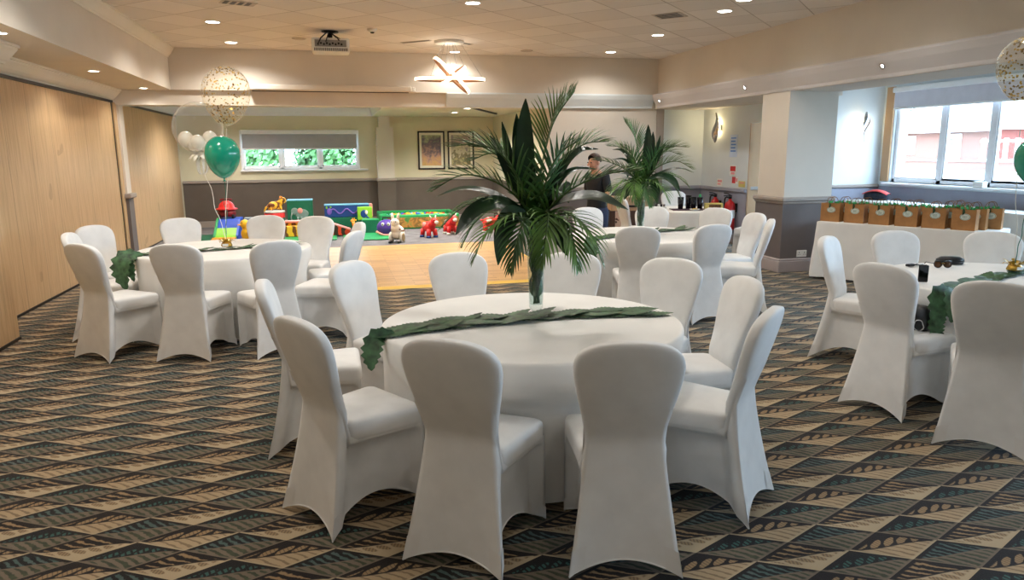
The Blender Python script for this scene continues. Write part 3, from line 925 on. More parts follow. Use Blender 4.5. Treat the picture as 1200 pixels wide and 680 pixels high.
table(*TABS['left'], 2, 'round table hidden under the cloth with the balloon weight', 'white cloth on the left round table that carries the balloon weight')
table(*TABS['mid'], 3, 'round table hidden under the cloth with the further palm', 'white cloth on the middle round table below the further palm')
table(*TABS['right'], 4, 'round table hidden under the cloth with the sunglasses', 'white cloth on the right round table with sunglasses on it')
table(*TABS['far'], 5, 'round table hidden under the cloth with the black cups', 'white cloth on the furthest round table with black cups on it')

# ------------------------------------------------------------------ leaves
def leaf_rows(path, widths, side, fold=.25, nw=2):
    """leaf blade along a 3D path; widths per point; side = unit side vectors"""
    rows = []
    for p, w, sd, up_ in zip(path, widths, side[0], side[1]):
        row = []
        for j in range(-nw, nw+1):
            u = j/nw
            row.append(tuple(Vector(p)+sd*(w*u)+up_*(w*fold*abs(u))))
        rows.append(row)
    return rows
def frames(P, ref=Vector((0, 0, 1))):
    P = [Vector(p) for p in P]; T = []; Sd = []; U = []
    for i in range(len(P)):
        t = (P[min(i+1, len(P)-1)]-P[max(i-1, 0)]).normalized()
        s = t.cross(ref)
        if s.length < .15: s = (Sd[-1] if Sd else t.cross(Vector((1, 0, 0))))
        s = s.normalized(); T.append(t); Sd.append(s); U.append(s.cross(t).normalized())
    return T, Sd, U
def bez(pts, n):
    """smooth curve through control points (Catmull-Rom)"""
    P = [Vector(p) for p in pts]; P = [2*P[0]-P[1]]+P+[2*P[-1]-P[-2]]
    out = []; segs = len(P)-3
    for i in range(n+1):
        x = min(i/n*segs, segs-1e-6); k = int(x); u = x-k
        a, b, c, d = P[k:k+4]
        out.append(.5*((2*b)+(c-a)*u+(2*a-5*b+4*c-d)*u*u+(3*b-a-3*c+d)*u**3))
    return out
def broad_leaf(b, pts, W, ref=Vector((0, 0, 1)), fold=.2, mi=0, n=14, lobes=False, peak=.45):
    P = bez(pts, n); T, Sd, U = frames(P, ref)
    ws = []
    for i in range(n+1):
        u = i/n
        w = W*max(0., sin(pi*u**(math.log(.5)/math.log(peak))))**.75
        if lobes and 0 < i < n: w *= (1. if i % 2 else (.76 if lobes == 'soft' else .7))
        ws.append(max(w, .002))
    b.grid(leaf_rows(P, ws, (Sd, U), fold), mi=mi)
def frond(b, pts, L, nleaf=24, ref=Vector((0, 0, 1)), mi=0, mis=1, rnd=random, start=.2, ang=.9, wd=.0085, droop=.2, vee=.3):
    """pinnate palm frond: a curved midrib with two rows of narrow blades"""
    P = bez(pts, 40); T, Sd, U = frames(P, ref)
    b.tube(P[::2], [.0065*(1-.8*i/20)+.0012 for i in range(21)], 6, mis)
    for i in range(nleaf):
        u = start+(1-start)*(i+.5)/nleaf
        k = min(int(u*40), 40)
        le = L*(sin(pi*min(1, (u-start)/(1-start)*.86+.14))**.6)*rnd.uniform(.9, 1.08)
        a = ang*(1-.55*(u-start)/(1-start))
        for sg in (-1, 1):
            d = (T[k]*cos(a)+Sd[k]*sg*sin(a)+U[k]*vee).normalized()
            q = []; p = P[k].copy(); dd = d.copy()
            for s_ in range(5):
                q.append(p.copy())
                p = p+dd*(le/4)
                dd = (dd+Vector((0, 0, -droop*(s_+1)*.32))).normalized()
            side = d.cross(U[k]).normalized()
            ws = [wd*.45, wd, wd*.9, wd*.55, .0006]
            rows = []
            for s_ in range(5):
                rows.append([tuple(q[s_]-side*ws[s_]), tuple(q[s_]-U[k]*ws[s_]*.35), tuple(q[s_]+side*ws[s_])])
            b.grid(rows, mi=mi)
LM = [M['leaf2'], M['stem']]
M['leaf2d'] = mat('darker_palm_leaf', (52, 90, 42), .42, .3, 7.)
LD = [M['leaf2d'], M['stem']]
def vase(loc, label):
    t = thing('glass_vase', label, 'vase', loc, 0, 'tall glass vases')
    b = MB()
    out = [(.0001, .0), (.060, .0), (.061, .006), (.03, .016), (.022, .03), (.028, .04), (.035, .05), (.038, .12), (.042, .22), (.046, .32), (.050, .385)]
    inn = [(.047, .384), (.043, .32), (.039, .22), (.035, .12), (.031, .065), (.0001, .06)]
    b.lathe(out+inn, 32, caps=False); b.build('glass_body', M['vase_glass'], t)
    b = MB(); b.lathe([(.0001, .062), (.028, .066), (.032, .12), (.036, .2), (.0001, .2)], 24); b.build('water', M['water'], t)
    return t
M['water'] = clear('water', (244, 249, 247), .02, .02, .12, (200, 215, 210))
def palm(loc, rz, label, sc=1., seed=3, flip=1):
    """arrangement standing in a vase; local x = to the right, y = away from the viewer, z up, origin at the vase foot"""
    rnd = random.Random(seed)
    t = thing('palm_arrangement', label, 'plant', loc, rz, 'tall palm leaf centrepieces')
    O = (0, 0, .36)
    def V(*p): return (p[0]*flip, p[1], p[2])
    # stems and leaves inside the glass
    b = MB()
    for i in range(9):
        a = rnd.uniform(0, 6.28); r0 = .02*rnd.random(); r1 = .035
        b.tube([(r0*cos(a), r0*sin(a), .07), (r1*.5*cos(a+1), r1*.5*sin(a+1), .2), (r1*cos(a+2), r1*sin(a+2), .37), (.03*cos(a), .03*sin(a), .52)], .0045, 5)
    b.build('stems', M['stem'], t)
    b = MB()
    for i in range(44):
        a = rnd.uniform(0, 6.28); z0 = rnd.uniform(.09, .34)
        broad_leaf(b, [(.008*cos(a), .008*sin(a), z0), (.026*cos(a+.6), .026*sin(a+.6), z0+.04), (.03*cos(a+1.2), .03*sin(a+1.2), z0+.09)], .013, Vector((cos(a), sin(a), .2)))
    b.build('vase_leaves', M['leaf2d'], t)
    fr = [  # control points, leaflet length, count, material
     ([O, (.0, .02, .60), (.045, .04, .84), (.10, .06, 1.01), (.20, .08, 1.15)], .25, 36, LM),
     ([O, (-.02, .05, .58), (-.12, .1, .76), (-.28, .14, .88), (-.46, .15, .88)], .22, 30, LM),
     ([O, (-.04, -.02, .55), (-.18, -.06, .69), (-.36, -.1, .74), (-.52, -.12, .66)], .21, 28, LM),
     ([O, (.03, -.05, .52), (.16, -.12, .66), (.33, -.18, .74), (.50, -.2, .76)], .17, 26, LM),
     ([O, (.02, -.10, .50), (.05, -.22, .56), (.04, -.31, .48), (.01, -.35, .32)], .22, 30, LM),
     ([O, (-.04, -.08, .50), (-.13, -.2, .55), (-.24, -.28, .48), (-.31, -.3, .34)], .21, 28, LM),
     ([O, (.05, -.06, .50), (.15, -.18, .55), (.25, -.26, .47), (.31, -.28, .32)], .21, 28, LM),
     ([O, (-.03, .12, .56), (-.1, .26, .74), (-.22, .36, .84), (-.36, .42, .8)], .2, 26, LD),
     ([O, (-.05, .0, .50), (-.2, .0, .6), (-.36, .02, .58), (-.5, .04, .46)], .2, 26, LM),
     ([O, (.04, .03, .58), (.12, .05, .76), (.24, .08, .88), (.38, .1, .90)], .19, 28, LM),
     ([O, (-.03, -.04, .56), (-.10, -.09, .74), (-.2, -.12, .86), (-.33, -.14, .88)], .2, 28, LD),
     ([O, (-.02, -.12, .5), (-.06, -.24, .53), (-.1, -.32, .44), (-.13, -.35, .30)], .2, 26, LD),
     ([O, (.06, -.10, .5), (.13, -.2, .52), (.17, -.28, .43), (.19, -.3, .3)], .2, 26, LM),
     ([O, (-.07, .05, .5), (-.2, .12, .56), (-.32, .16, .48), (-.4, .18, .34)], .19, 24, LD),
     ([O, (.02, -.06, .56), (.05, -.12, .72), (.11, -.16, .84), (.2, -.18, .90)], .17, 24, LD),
    ]
    for pts, L, n, mm in fr:
        low = pts[-1][2] < .5
        b = MB(); frond(b, [V(*p) for p in pts], L*(.92 if low else 1.05), int(n*(.62 if low else .78)), Vector((0, 0, 1)), rnd=rnd, droop=.42 if low else .2, vee=.15 if low else .32, ang=.8 if low else .9)
        b.build('palm_frond', mm, t, fix=False)
    br = [  # broad blades
     ([O, (-.03, .0, .60), (-.05, .0, .82), (-.055, .01, .97), (-.05, .02, 1.11)], .044, Vector((0, -1, .1)), .35),
     ([O, (-.06, .03, .60), (-.085, .05, .82), (-.095, .06, .93), (-.095, .07, 1.04)], .032, Vector((.3, -1, .1)), .3),
     ([O, (.05, -.04, .54), (.16, -.1, .62), (.3, -.16, .63), (.44, -.2, .57)], .065, Vector((0, -.35, 1)), .12),
     ([O, (-.06, -.04, .52), (-.18, -.08, .60), (-.31, -.12, .56), (-.4, -.16, .45)], .06, Vector((.1, -.5, 1)), .15),
     ([O, (-.05, -.08, .5), (-.12, -.16, .55), (-.17, -.24, .46), (-.19, -.3, .32)], .05, Vector((.2, -1, .6)), .15),
     ([O, (.05, .02, .56), (.13, .03, .76), (.22, .04, .85), (.32, .05, .86)], .04, Vector((0, -.4, 1)), .2),
     ([O, (.04, .0, .54), (.12, .0, .7), (.2, .0, .76), (.31, .0, .76)], .03, Vector((0, -.4, 1)), .2),
     ([O, (-.05, .02, .55), (-.14, .03, .74), (-.19, .03, .86), (-.23, .03, .93)], .022, Vector((.2, -1, .2)), .3),
     ([O, (-.05, .04, .57), (-.12, .06, .78), (-.15, .07, .9), (-.17, .07, 1.0)], .022, Vector((.2, -1, .2)), .3),
     ([O, (-.06, .05, .52), (-.22, .1, .63), (-.38, .12, .66), (-.52, .12, .62)], .05, Vector((0, -.2, 1)), .15),
     ([O, (.0, -.1, .5), (.02, -.2, .52), (.1, -.26, .46), (.14, -.28, .36)], .05, Vector((0, -1, .6)), .15),
     ([O, (.03, .1, .52), (.1, .25, .66), (.16, .36, .66), (.2, .42, .56)], .06, Vector((0, .2, 1)), .15)]
    for pts, W, ref, fd in br:
        b = MB(); broad_leaf(b, [V(*p) for p in pts], W, ref, fd, n=18, peak=.55)
        b.build('broad_leaf', M['leaf3'], t, fix=False)
    # sprigs that fill the heart of the bunch
    b = MB()
    for i in range(22):
        a = rnd.uniform(0, 6.28); e = rnd.uniform(-.3, 1.2); L = rnd.uniform(.14, .26)
        d = Vector((cos(a)*cos(e), sin(a)*cos(e), sin(e)))
        p0 = Vector((0, 0, rnd.uniform(.4, .62)))
        broad_leaf(b, [p0, p0+d*L*.5+Vector((0, 0, .02)), p0+d*L+Vector((0, 0, -.04))], rnd.uniform(.01, .026), Vector((0, 0, 1)), .3, n=6)
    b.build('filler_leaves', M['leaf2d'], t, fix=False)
    return t
cN = TABS['near'][0]; cM = TABS['mid'][0]
vase((1.0, 3.54, ZT+.012), 'clear glass vase on the nearest table with leaf stems inside')
palm((1.0, 3.54, ZT+.012), radians(-13.9), 'big palm leaf bunch in the vase on the nearest table')
vase((3.12, 7.0, ZT+.012), 'clear glass vase on the middle table, partly behind a chair back')
palm((3.12, 7.0, ZT+.012), radians(-30), 'smaller looking palm leaf bunch on the middle table before the pale wall', seed=8, flip=-1)

# ------------------------------------------------------------------ silk leaf runners
def runner(pts, width, label, droops, seed):
    rnd = random.Random(seed)
    t = thing('leaf_runner', label, 'garland', (pts[0][0], pts[0][1], ZT), 0, 'green silk leaf runners on the tables')
    o = Vector((pts[0][0], pts[0][1], 0))
    P = bez([Vector((p[0], p[1], 0))-o for p in pts], 60)
    L = sum((P[i+1]-P[i]).length for i in range(60))
    b = MB()
    n = int(L/.05)
    for i in range(n):
        k = min(int(i/n*60), 59)
        p = P[k]; d = (P[k+1]-P[k]).normalized(); s = Vector((-d.y, d.x, 0))
        sg = 1 if i % 2 else -1
        off = s*sg*width*rnd.uniform(.10, .24)
        dd = (d*rnd.uniform(.8, 1.1)+s*sg*rnd.uniform(.0, .32)).normalized()
        l = width*rnd.uniform(.95, 1.25)
        z0 = .004+.004*(i % 4)
        lift = rnd.choice([0, 0, .0, .012, .03])
        q0 = p+off-dd*l*.5; q1 = p+off+dd*l*.5
        broad_leaf(b, [q0+Vector((0, 0, z0)), (q0+q1)/2+Vector((0, 0, z0+.006)), q1+Vector((0, 0, z0+lift))], l*rnd.uniform(.24, .31), Vector((0, 0, 1)), rnd.uniform(-.02, .05), n=20, lobes='soft')
    b.build('leaves', M['silk'], t, fix=False)
    b = MB(); b.tube([p+Vector((0, 0, .006)) for p in P[2:-2:2]], .003, 5); b.build('cord', M['stem'], t)
    for q, W in droops:
        b = MB(); broad_leaf(b, [Vector(x)-Vector((o.x, o.y, ZT)) for x in q], W, Vector((-.35, -.95, .3)), .18, n=16, lobes=True, peak=.5)
        b.build('hanging_leaf', M['silk'], t, fix=False)
    return t
def rim(c, R, ang, r=1., z=ZT): return (c[0]+R*r*cos(radians(ang)), c[1]+R*r*sin(radians(ang)), z)
c, R = TABS['near']
runner([(.24, 3.40), (.55, 3.5), (1.0, 3.54), (1.35, 3.52), (1.70, 3.46)], .21, 'green leaf runner across the nearest table, under the glass vase',
       [([(.25, 3.38, ZT+.016), (.165, 3.35, ZT+.004), (.135, 3.31, ZT-.07), (.13, 3.29, ZT-.14)], .058), ([(.25, 3.43, ZT+.012), (.175, 3.42, ZT+.012), (.14, 3.41, ZT-.02), (.12, 3.40, ZT-.07)], .022)], 1)
c, R = TABS['left']
runner([(-1.68, 6.74), (-1.3, 6.86), (-.95, 6.95), (-.6, 7.05), (-.3, 7.14)], .15, 'green leaf runner on the left table, under the balloon weight',
       [([(-1.62, 6.74, ZT+.012), (-1.74, 6.63, ZT+.004), (-1.765, 6.58, ZT-.12), (-1.74, 6.58, ZT-.27)], .1), ([(-1.62, 6.72, ZT+.012), (-1.70, 6.62, ZT-.01), (-1.70, 6.6, ZT-.1), (-1.68, 6.6, ZT-.2)], .06)], 2)
runner([(2.44, 6.62), (2.8, 6.85), (3.12, 7.0), (3.45, 7.1), (3.8, 7.2)], .17, 'green leaf runner on the middle table around the further vase',
       [([(2.48, 6.60, ZT+.012), (2.39, 6.49, ZT+.004), (2.37, 6.44, ZT-.1), (2.38, 6.43, ZT-.2)], .08)], 3)
runner([(3.66, 3.60), (3.95, 3.72), (4.3, 3.85), (4.65, 3.95), (4.95, 4.0)], .16, 'green leaf runner on the right table with a spray hanging between chairs',
       [([(3.68, 3.58, ZT+.012), (3.55, 3.54, ZT-.01), (3.53, 3.51, ZT-.12), (3.535, 3.50, ZT-.22)], .07), ([(3.66, 3.55, ZT+.012), (3.585, 3.48, ZT-.01), (3.58, 3.45, ZT-.1), (3.57, 3.45, ZT-.17)], .06), ([(3.57, 3.53, ZT-.1), (3.55, 3.54, ZT-.16), (3.55, 3.53, ZT-.24), (3.57, 3.5, ZT-.3)], .055)], 4)
# ------------------------------------------------------------------ balloons
M['teal_b'] = mat('teal_latex', (12, 150, 122), .18, .03, 4., Coat_Weight=.4)
M['mini_b'] = mat('white_latex', (236, 228, 214), .3, .02)
M['tulle'] = mat('white_tulle', (232, 228, 214), .8, .04)
M['ribbon'] = mat('white_ribbon', (226, 222, 212), .5, .03)
M['ribbon_g'] = mat('teal_ribbon', (20, 112, 92), .5, .05)
M['gold'] = mat('gold_foil', (204, 164, 70), .3, .1, metal=.7)
M['gold_dark'] = mat('bronze_foil', (128, 100, 40), .35, .1, metal=.5)
def teardrop(R, n=22, neck=.018):
    """latex balloon profile (radius, z), knot at z = 0"""
    out = []
    H = R*2.5
    for i in range(n+1):
        a = pi*i/n
        z = H*.5*(1-cos(a))
        u = z/H
        r = R*(sin(a)**.9)*(1-.30*(1-u)**2*1.1)*1.09
        out.append((max(r, neck*.4 if u < .5 else .0001), z))
    return out
def string(t, top, bot, mtl, seed=0, wob=.015):
    rnd = random.Random(seed); P = []
    for i in range(9):
        u = i/8; s = sin(pi*u)
        P.append((lerp(top[0], bot[0], u)+s*rnd.uniform(-wob, wob), lerp(top[1], bot[1], u)+s*rnd.uniform(-wob, wob), lerp(top[2], bot[2], u)))
    b = MB(); b.tube(bez(P, 24), .0028, 5); b.build('string', mtl, t)
def balloon(loc, R, label, mtl, weight, stringm, confetti=0, seed=1, tilt=(0, 0), strings=1):
    t = thing('balloon', label, 'balloon', loc)
    pr = teardrop(R)
    Mx = Matrix.Rotation(tilt[0], 4, 'X') @ Matrix.Rotation(tilt[1], 4, 'Y')
    b = MB(); b.M = Mx; b.lathe(pr, 36, caps=False); b.build('skin', mtl, t)
    b = MB(); b.M = Mx; b.lathe([(.0001, .004), (.009, .002), (.006, -.012), (.016, -.026), (.0001, -.02)], 14); b.build('knot', mtl, t)
    if confetti:
        rnd = random.Random(seed); H = R*2.5
        for nm, mt in (('confetti', M['gold_dark']), ('confetti', M['gold'])):
            b = MB(); b.M = Mx
            for i in range(confetti//2):
                i0 = rnd.choice([k for k in range(3, 21)])
                r, z = pr[i0]; th = rnd.uniform(0, 6.28); rr = r*.985
                r2, z2 = pr[i0+1]
                u = rnd.random(); r = lerp(r, r2, u)*.985; z = lerp(z, z2, u)
                c = Vector((r*cos(th), r*sin(th), z)); nrm = Vector((cos(th), sin(th), (z-H*.55)/H*1.8)).normalized()
                a = nrm.orthogonal().normalized(); bb = nrm.cross(a); q = rnd.uniform(0, 3); s_ = rnd.uniform(.0045, .0085)
                a, bb = a*cos(q)+bb*sin(q), bb*cos(q)-a*sin(q)
                b.add([tuple(c+a*s_+bb*s_*.8), tuple(c-a*s_+bb*s_*.8), tuple(c-a*s_-bb*s_*.8), tuple(c+a*s_-bb*s_*.8), tuple(c+a*s_+bb*s_*.8+nrm*-.001), tuple(c-a*s_+bb*s_*.8+nrm*-.001), tuple(c-a*s_-bb*s_*.8+nrm*-.001), tuple(c+a*s_-bb*s_*.8+nrm*-.001)],
                      [(0, 1, 2, 3), (7, 6, 5, 4), (0, 4, 5, 1), (1, 5, 6, 2), (2, 6, 7, 3), (3, 7, 4, 0)], False)
            o = b.build(nm, mt, t); o['kind'] = 'stuff'
    bot = Vector(weight)-Vector(loc)
    string(t, (0, 0, -.02), tuple(bot), stringm, seed)
    return t
def weight(loc, label):
    t = thing('balloon_weight', label, 'balloon weight', loc, 0, 'gold balloon weights')
    b = MB(); b.lathe([(.0001, 0), (.045, 0), (.05, .012), (.04, .035), (.02, .05), (.0001, .052)], 10); b.build('base', M['gold'], t)
    rnd = random.Random(3); b = MB()
    for i in range(14):
        a = 6.28*i/14; e = .3+.5*(i % 3)
        p = Vector((.03*cos(a), .03*sin(a), .035)); d = Vector((cos(a)*.05, sin(a)*.05, .03*e))
        broad_leaf(b, [p, p+d*.6+Vector((0, 0, .012)), p+d], .013, n=6)
    b.build('foil_petals', M['gold'], t, fix=False)
    b = MB(); b.box(-.03, .02, -.052, -.045, .01, .03); b.build('tag', M['white'], t)
    return t
WL = (-.97, 6.96, ZT+.028); WR = (4.55, 3.93, ZT+.028)
weight(WL, 'gold foil balloon weight on the left table, strings tied to it')
weight(WR, 'gold foil balloon weight at the right picture edge on the sunglasses table')
top = (0, 0, .05)
def wtop(w): return (w[0], w[1], w[2]+.045)
balloon((-.908, 7.1, 1.844), .207, 'clear balloon with gold confetti, highest of the left bunch', M['film2'], wtop(WL), M['ribbon'], 420, 4, (0, radians(4)))
balloon((-.955, 7.05, 1.375), .152, 'teal balloon, lowest of the left bunch', M['teal_b'], wtop(WL), M['ribbon_g'], 0, 5)
balloon((4.63, 4.1, 1.90), .175, 'clear balloon with dark gold confetti at the right picture edge', M['film2'], wtop(WR), M['ribbon'], 360, 6)
balloon((4.68, 3.98, 1.34), .13, 'teal balloon at the right picture edge below the confetti balloon', M['teal_b'], wtop(WR), M['ribbon_g'], 0, 7)
# bubble balloon with little white balloons inside and a tulle bow
t = thing('bubble_balloon', 'big clear bubble balloon with small white balloons inside and a tulle bow', 'balloon', (-1.23, 7.6, 1.60))
R = .233
b = MB(); b.lathe([(max(.006, R*sin(pi*i/24)*(1 if i > 5 else 1-.06*(5-i)/5)), R*1.04*(1-cos(pi*i/24))) for i in range(25)], 40, caps=False); b.build('skin', M['film'], t)
for i, (x, y, z, r) in enumerate([(-.11, -.04, .135, .07), (.0, -.09, .10, .07), (.105, -.04, .14, .068), (-.06, .06, .1, .06), (.06, .07, .1, .06), (-.045, -.085, .075, .045), (.05, -.08, .07, .045), (.0, .0, .06, .04)]):
    b = MB(); b.ellipsoid((x, y, z), (r, r, r*1.08), 18, 12); b.build('mini_balloon', M['mini_b'], t)
b = MB()
for i in range(16):
    a = 6.28*i/16; s_ = 1+.25*sin(5*a)
    broad_leaf(b, [(0, 0, -.02), (.05*cos(a)*s_, .05*sin(a)*s_, .015), (.11*cos(a)*s_, .11*sin(a)*s_, -.035-.02*(i % 3))], .035, n=8, fold=-.3)
for a in (0.3, 2.2, 4.1, 5.2):
    b.tube(bez([(0, 0, -.02), (.05*cos(a), .05*sin(a), -.08), (.045*cos(a), .045*sin(a), -.16), (.02*cos(a), .02*sin(a), -.2)], 10), [.006, .012, .014, .014, .012, .012, .012, .011, .01, .008, .005], 6)
b.build('tulle_bow', M['tulle'], t, fix=False)
string(t, (0, 0, -.03), tuple(Vector(wtop(WL))-Vector((-1.23, 7.6, 1.60))), M['ribbon'], 9)

# ------------------------------------------------------------------ things on the right table
t = thing('phone', 'black phone standing upright on the right table', 'phone', (3.70, 3.83, ZT+.006), radians(-30))
b = MB(); b.box(-.029, .029, -.007, .007, 0, .112, bev=.005); b.build('body', M['black'], t)
b = MB(); b.box(-.026, .026, -.0085, -.0065, .006, .106); b.build('screen', mat('dark_glass', (10, 10, 14), .08, .0), t)
b = MB(); b.box(-.012, .012, .007, .03, 0, .01, bev=.003); b.build('stand', M['black'], t)
t = thing('sunglasses', 'dark tortoiseshell sunglasses lying open beside the round case', 'sunglasses', (4.29, 4.27, ZT+.006), radians(-18))
M['lens'] = mat('brown_lens', (92, 62, 40), .12, .05)
for sx in (-1, 1):
    b = MB(); b.M = Matrix.Rotation(radians(80), 4, 'X')
    b.lathe([(.0001, -.001), (.026, -.001), (.026, .001), (.0001, .001)], 22, (sx*.034, .026, 0)); b.build('lens', M['lens'], t)
    b = MB(); b.M = Matrix.Rotation(radians(80), 4, 'X')
    b.tube([(sx*.034+.028*cos(6.2832*i/24), .026+.026*sin(6.2832*i/24), 0) for i in range(25)], .003, 6); b.build('rim', M['black'], t)
    b = MB(); b.tube([(sx*.062, 0, .032), (sx*.07, .03, .03), (sx*.068, .11, .026), (sx*.06, .145, .008)], .003, 6); b.build('temple', M['black'], t)
b = MB(); b.tube([(-.009, 0, .03), (0, -.002, .035), (.009, 0, .03)], .003, 6); b.build('bridge', M['gold'], t)
b = MB(); b.tube([(-.06, -.002, .048), (0, -.004, .05), (.06, -.002, .048)], .005, 6); b.build('brow_bar', M['black'], t)
t = thing('glasses_case', 'black rounded glasses case on the right table behind the sunglasses', 'glasses case', (4.5, 4.42, ZT+.004), radians(-20))
b = MB(); b.lathe([(.0001, 0), (.09, 0), (.1, .012), (.1, .022)], 30); b.M = Matrix.Scale(.62, 4, (0, 1, 0)); b.v = [(x, y*.62, z) for x, y, z in b.v]; b.build('base', M['black'], t)
b = MB(); b.lathe([(.1, .023), (.098, .036), (.07, .052), (.0001, .058)], 30); b.v = [(x, y*.62, z) for x, y, z in b.v]; b.build('lid', M['black'], t)
t = thing('key_bunch', 'bunch of dark keys with a fob lying left of the sunglasses', 'keys', (4.17, 4.40, ZT+.006), radians(10))
b = MB(); b.box(-.09, -.02, -.018, .018, 0, .018, bev=.007); b.build('fob', M['black'], t)
b = MB(); b.tube([(.02*cos(6.2832*i/16), .02*sin(6.2832*i/16), .006) for i in range(17)], .002, 5); b.build('ring', M['chrome'], t)
for a in (-25, 0, 28):
    b = MB(); b.M = Matrix.Rotation(radians(a), 4, 'Z'); b.box(.03, .085, -.004, .004, .003, .007); b.lathe([(.0001, .003), (.013, .003), (.013, .008), (.0001, .008)], 12, (.028, 0, 0)); b.build('key', M['dark_metal'], t)
t = thing('black_bag', 'small black leather bag with a metal ring on the chair seat', 'bag', (3.50, 3.655, .487), radians(15-90))
b = MB()
rows = []
for z, sx, sy in ((0, .085, .045), (.02, .1, .055), (.08, .098, .05), (.13, .085, .035), (.155, .07, .018)):
    rows.append([(sx*abs(cos(6.2832*j/24))**.6*(1 if cos(6.2832*j/24) > 0 else -1), sy*abs(sin(6.2832*j/24))**.6*(1 if sin(6.2832*j/24) > 0 else -1), z) for j in range(24)])
b.grid(rows, True, cap0=True, cap1=True); b.build('body', mat('black_leather', (26, 26, 30), .4, .2, 30., .2, 90.), t)
b = MB(); b.tube(bez([(-.08, 0, .14), (-.11, -.02, .1), (-.1, -.04, .03), (-.05, -.07, .01), (.03, -.07, .012)], 16), .009, 6); b.build('strap', M['black'], t)
b = MB(); b.tube([(.07+.03*cos(6.2832*i/24), -.066-.004*sin(i), .04+.034*sin(6.2832*i/24)) for i in range(25)], .004, 6); b.build('ring', M['chrome'], t)
b = MB(); b.box(-.03, .04, -.065, -.05, .06, .12, bev=.01); b.build('pocket', M['black'], t)

# ------------------------------------------------------------------ gift bag table
def rect_cloth(name, label, loc, rz, L, D, H, seed, cat='tablecloth', mtl=None):
    """white cloth over a long folding table; x along the front edge, y to the back"""
    rnd = random.Random(seed); n = 160
    def outline(o):
        pts = []
        per = 2*(L+D)
        for i in range(n):
            s = per*i/n
            if s < L: p = (s, 0); nn = (0, -1)
            elif s < L+D: p = (L, s-L); nn = (1, 0)
            elif s < 2*L+D: p = (2*L+D-s, D); nn = (0, 1)
            else: p = (0, per-s); nn = (-1, 0)
            f = sin(s*9+seed)*.4+sin(s*17+2*seed)*.3+sin(s*4.3)*.3
            k = o*(.02+.02*f)
            ce = min([hypot(p[0]-cx, p[1]-cy_) for cx in (0, L) for cy_ in (0, D)])
            k += o*.07*max(0, 1-ce/.12)
            pts.append((p[0]+nn[0]*k, p[1]+nn[1]*k))
        return pts
    rows = []
    for z, o in ((H, 0), (H-.006, .1), (H-.03, .15), (H-.15, .35), (H-.3, .55), (H-.45, .8), (H-.6, .95), (.03, 1.)):
        rows.append([(x, y, z) for x, y in outline(o)])
    b = MB(); b.grid(rows, True, cap0=True)
    return tag(b.build(name, mtl or M['cloth'], None, loc, (0, 0, rz)), label, cat, 'white cloths on the long tables')
def trestle(label, loc, rz, L, D, H):
    t = thing('folding_table', label, 'table', loc, rz, 'long folding tables under white cloths')
    b = MB(); b.box(.01, L-.01, .01, D-.01, H-.04, H-.004, bev=.006); b.build('tabletop', M['table_wood'], t)
    for x in (.2, L-.2):
        b = MB(); b.tube([(x, .08, H-.04), (x, .08, .0)], .013, 8); b.tube([(x, D-.08, H-.04), (x, D-.08, .0)], .013, 8); b.tube([(x, .08, .25), (x, D-.08, .25)], .009, 8); b.build('leg', M['dark_metal'], t)
TH = .71; TA = atan2(-1.70, .90)
M['cloth_l'] = M['cloth']
trestle('long table hidden under the cloth with the paper bags', (5.83, 7.76, 0), TA, 1.88, .66, TH)
rect_cloth('tablecloth', 'white cloth on the long table lined with brown paper bags', (5.83, 7.76, 0), TA, 1.88, .66, TH+.003, 1)
trestle('long table hidden under the cloth below the street window', (8.75, 10.95, 0), radians(-86), 3.4, .58, TH)
rect_cloth('tablecloth', 'white cloth on the long table against the street window wall', (8.75, 10.95, 0), radians(-86), 3.4, .58, TH+.003, 2)
M['kraft'] = mat('brown_kraft_paper', (172, 122, 72), .75, .06, 12., .1, 60.)
M['kraft_d'] = mat('kraft_paper_inside', (140, 98, 58), .8, .06, 12.)
M['badge'] = mat('white_paper_label', (226, 232, 224), .6, .03, 20.)
M['badge_g'] = mat('green_print', (74, 128, 92), .6, .15, 40.)
M['tissue'] = mat('green_tissue_ribbon', (48, 160, 92), .5, .2, 20.)
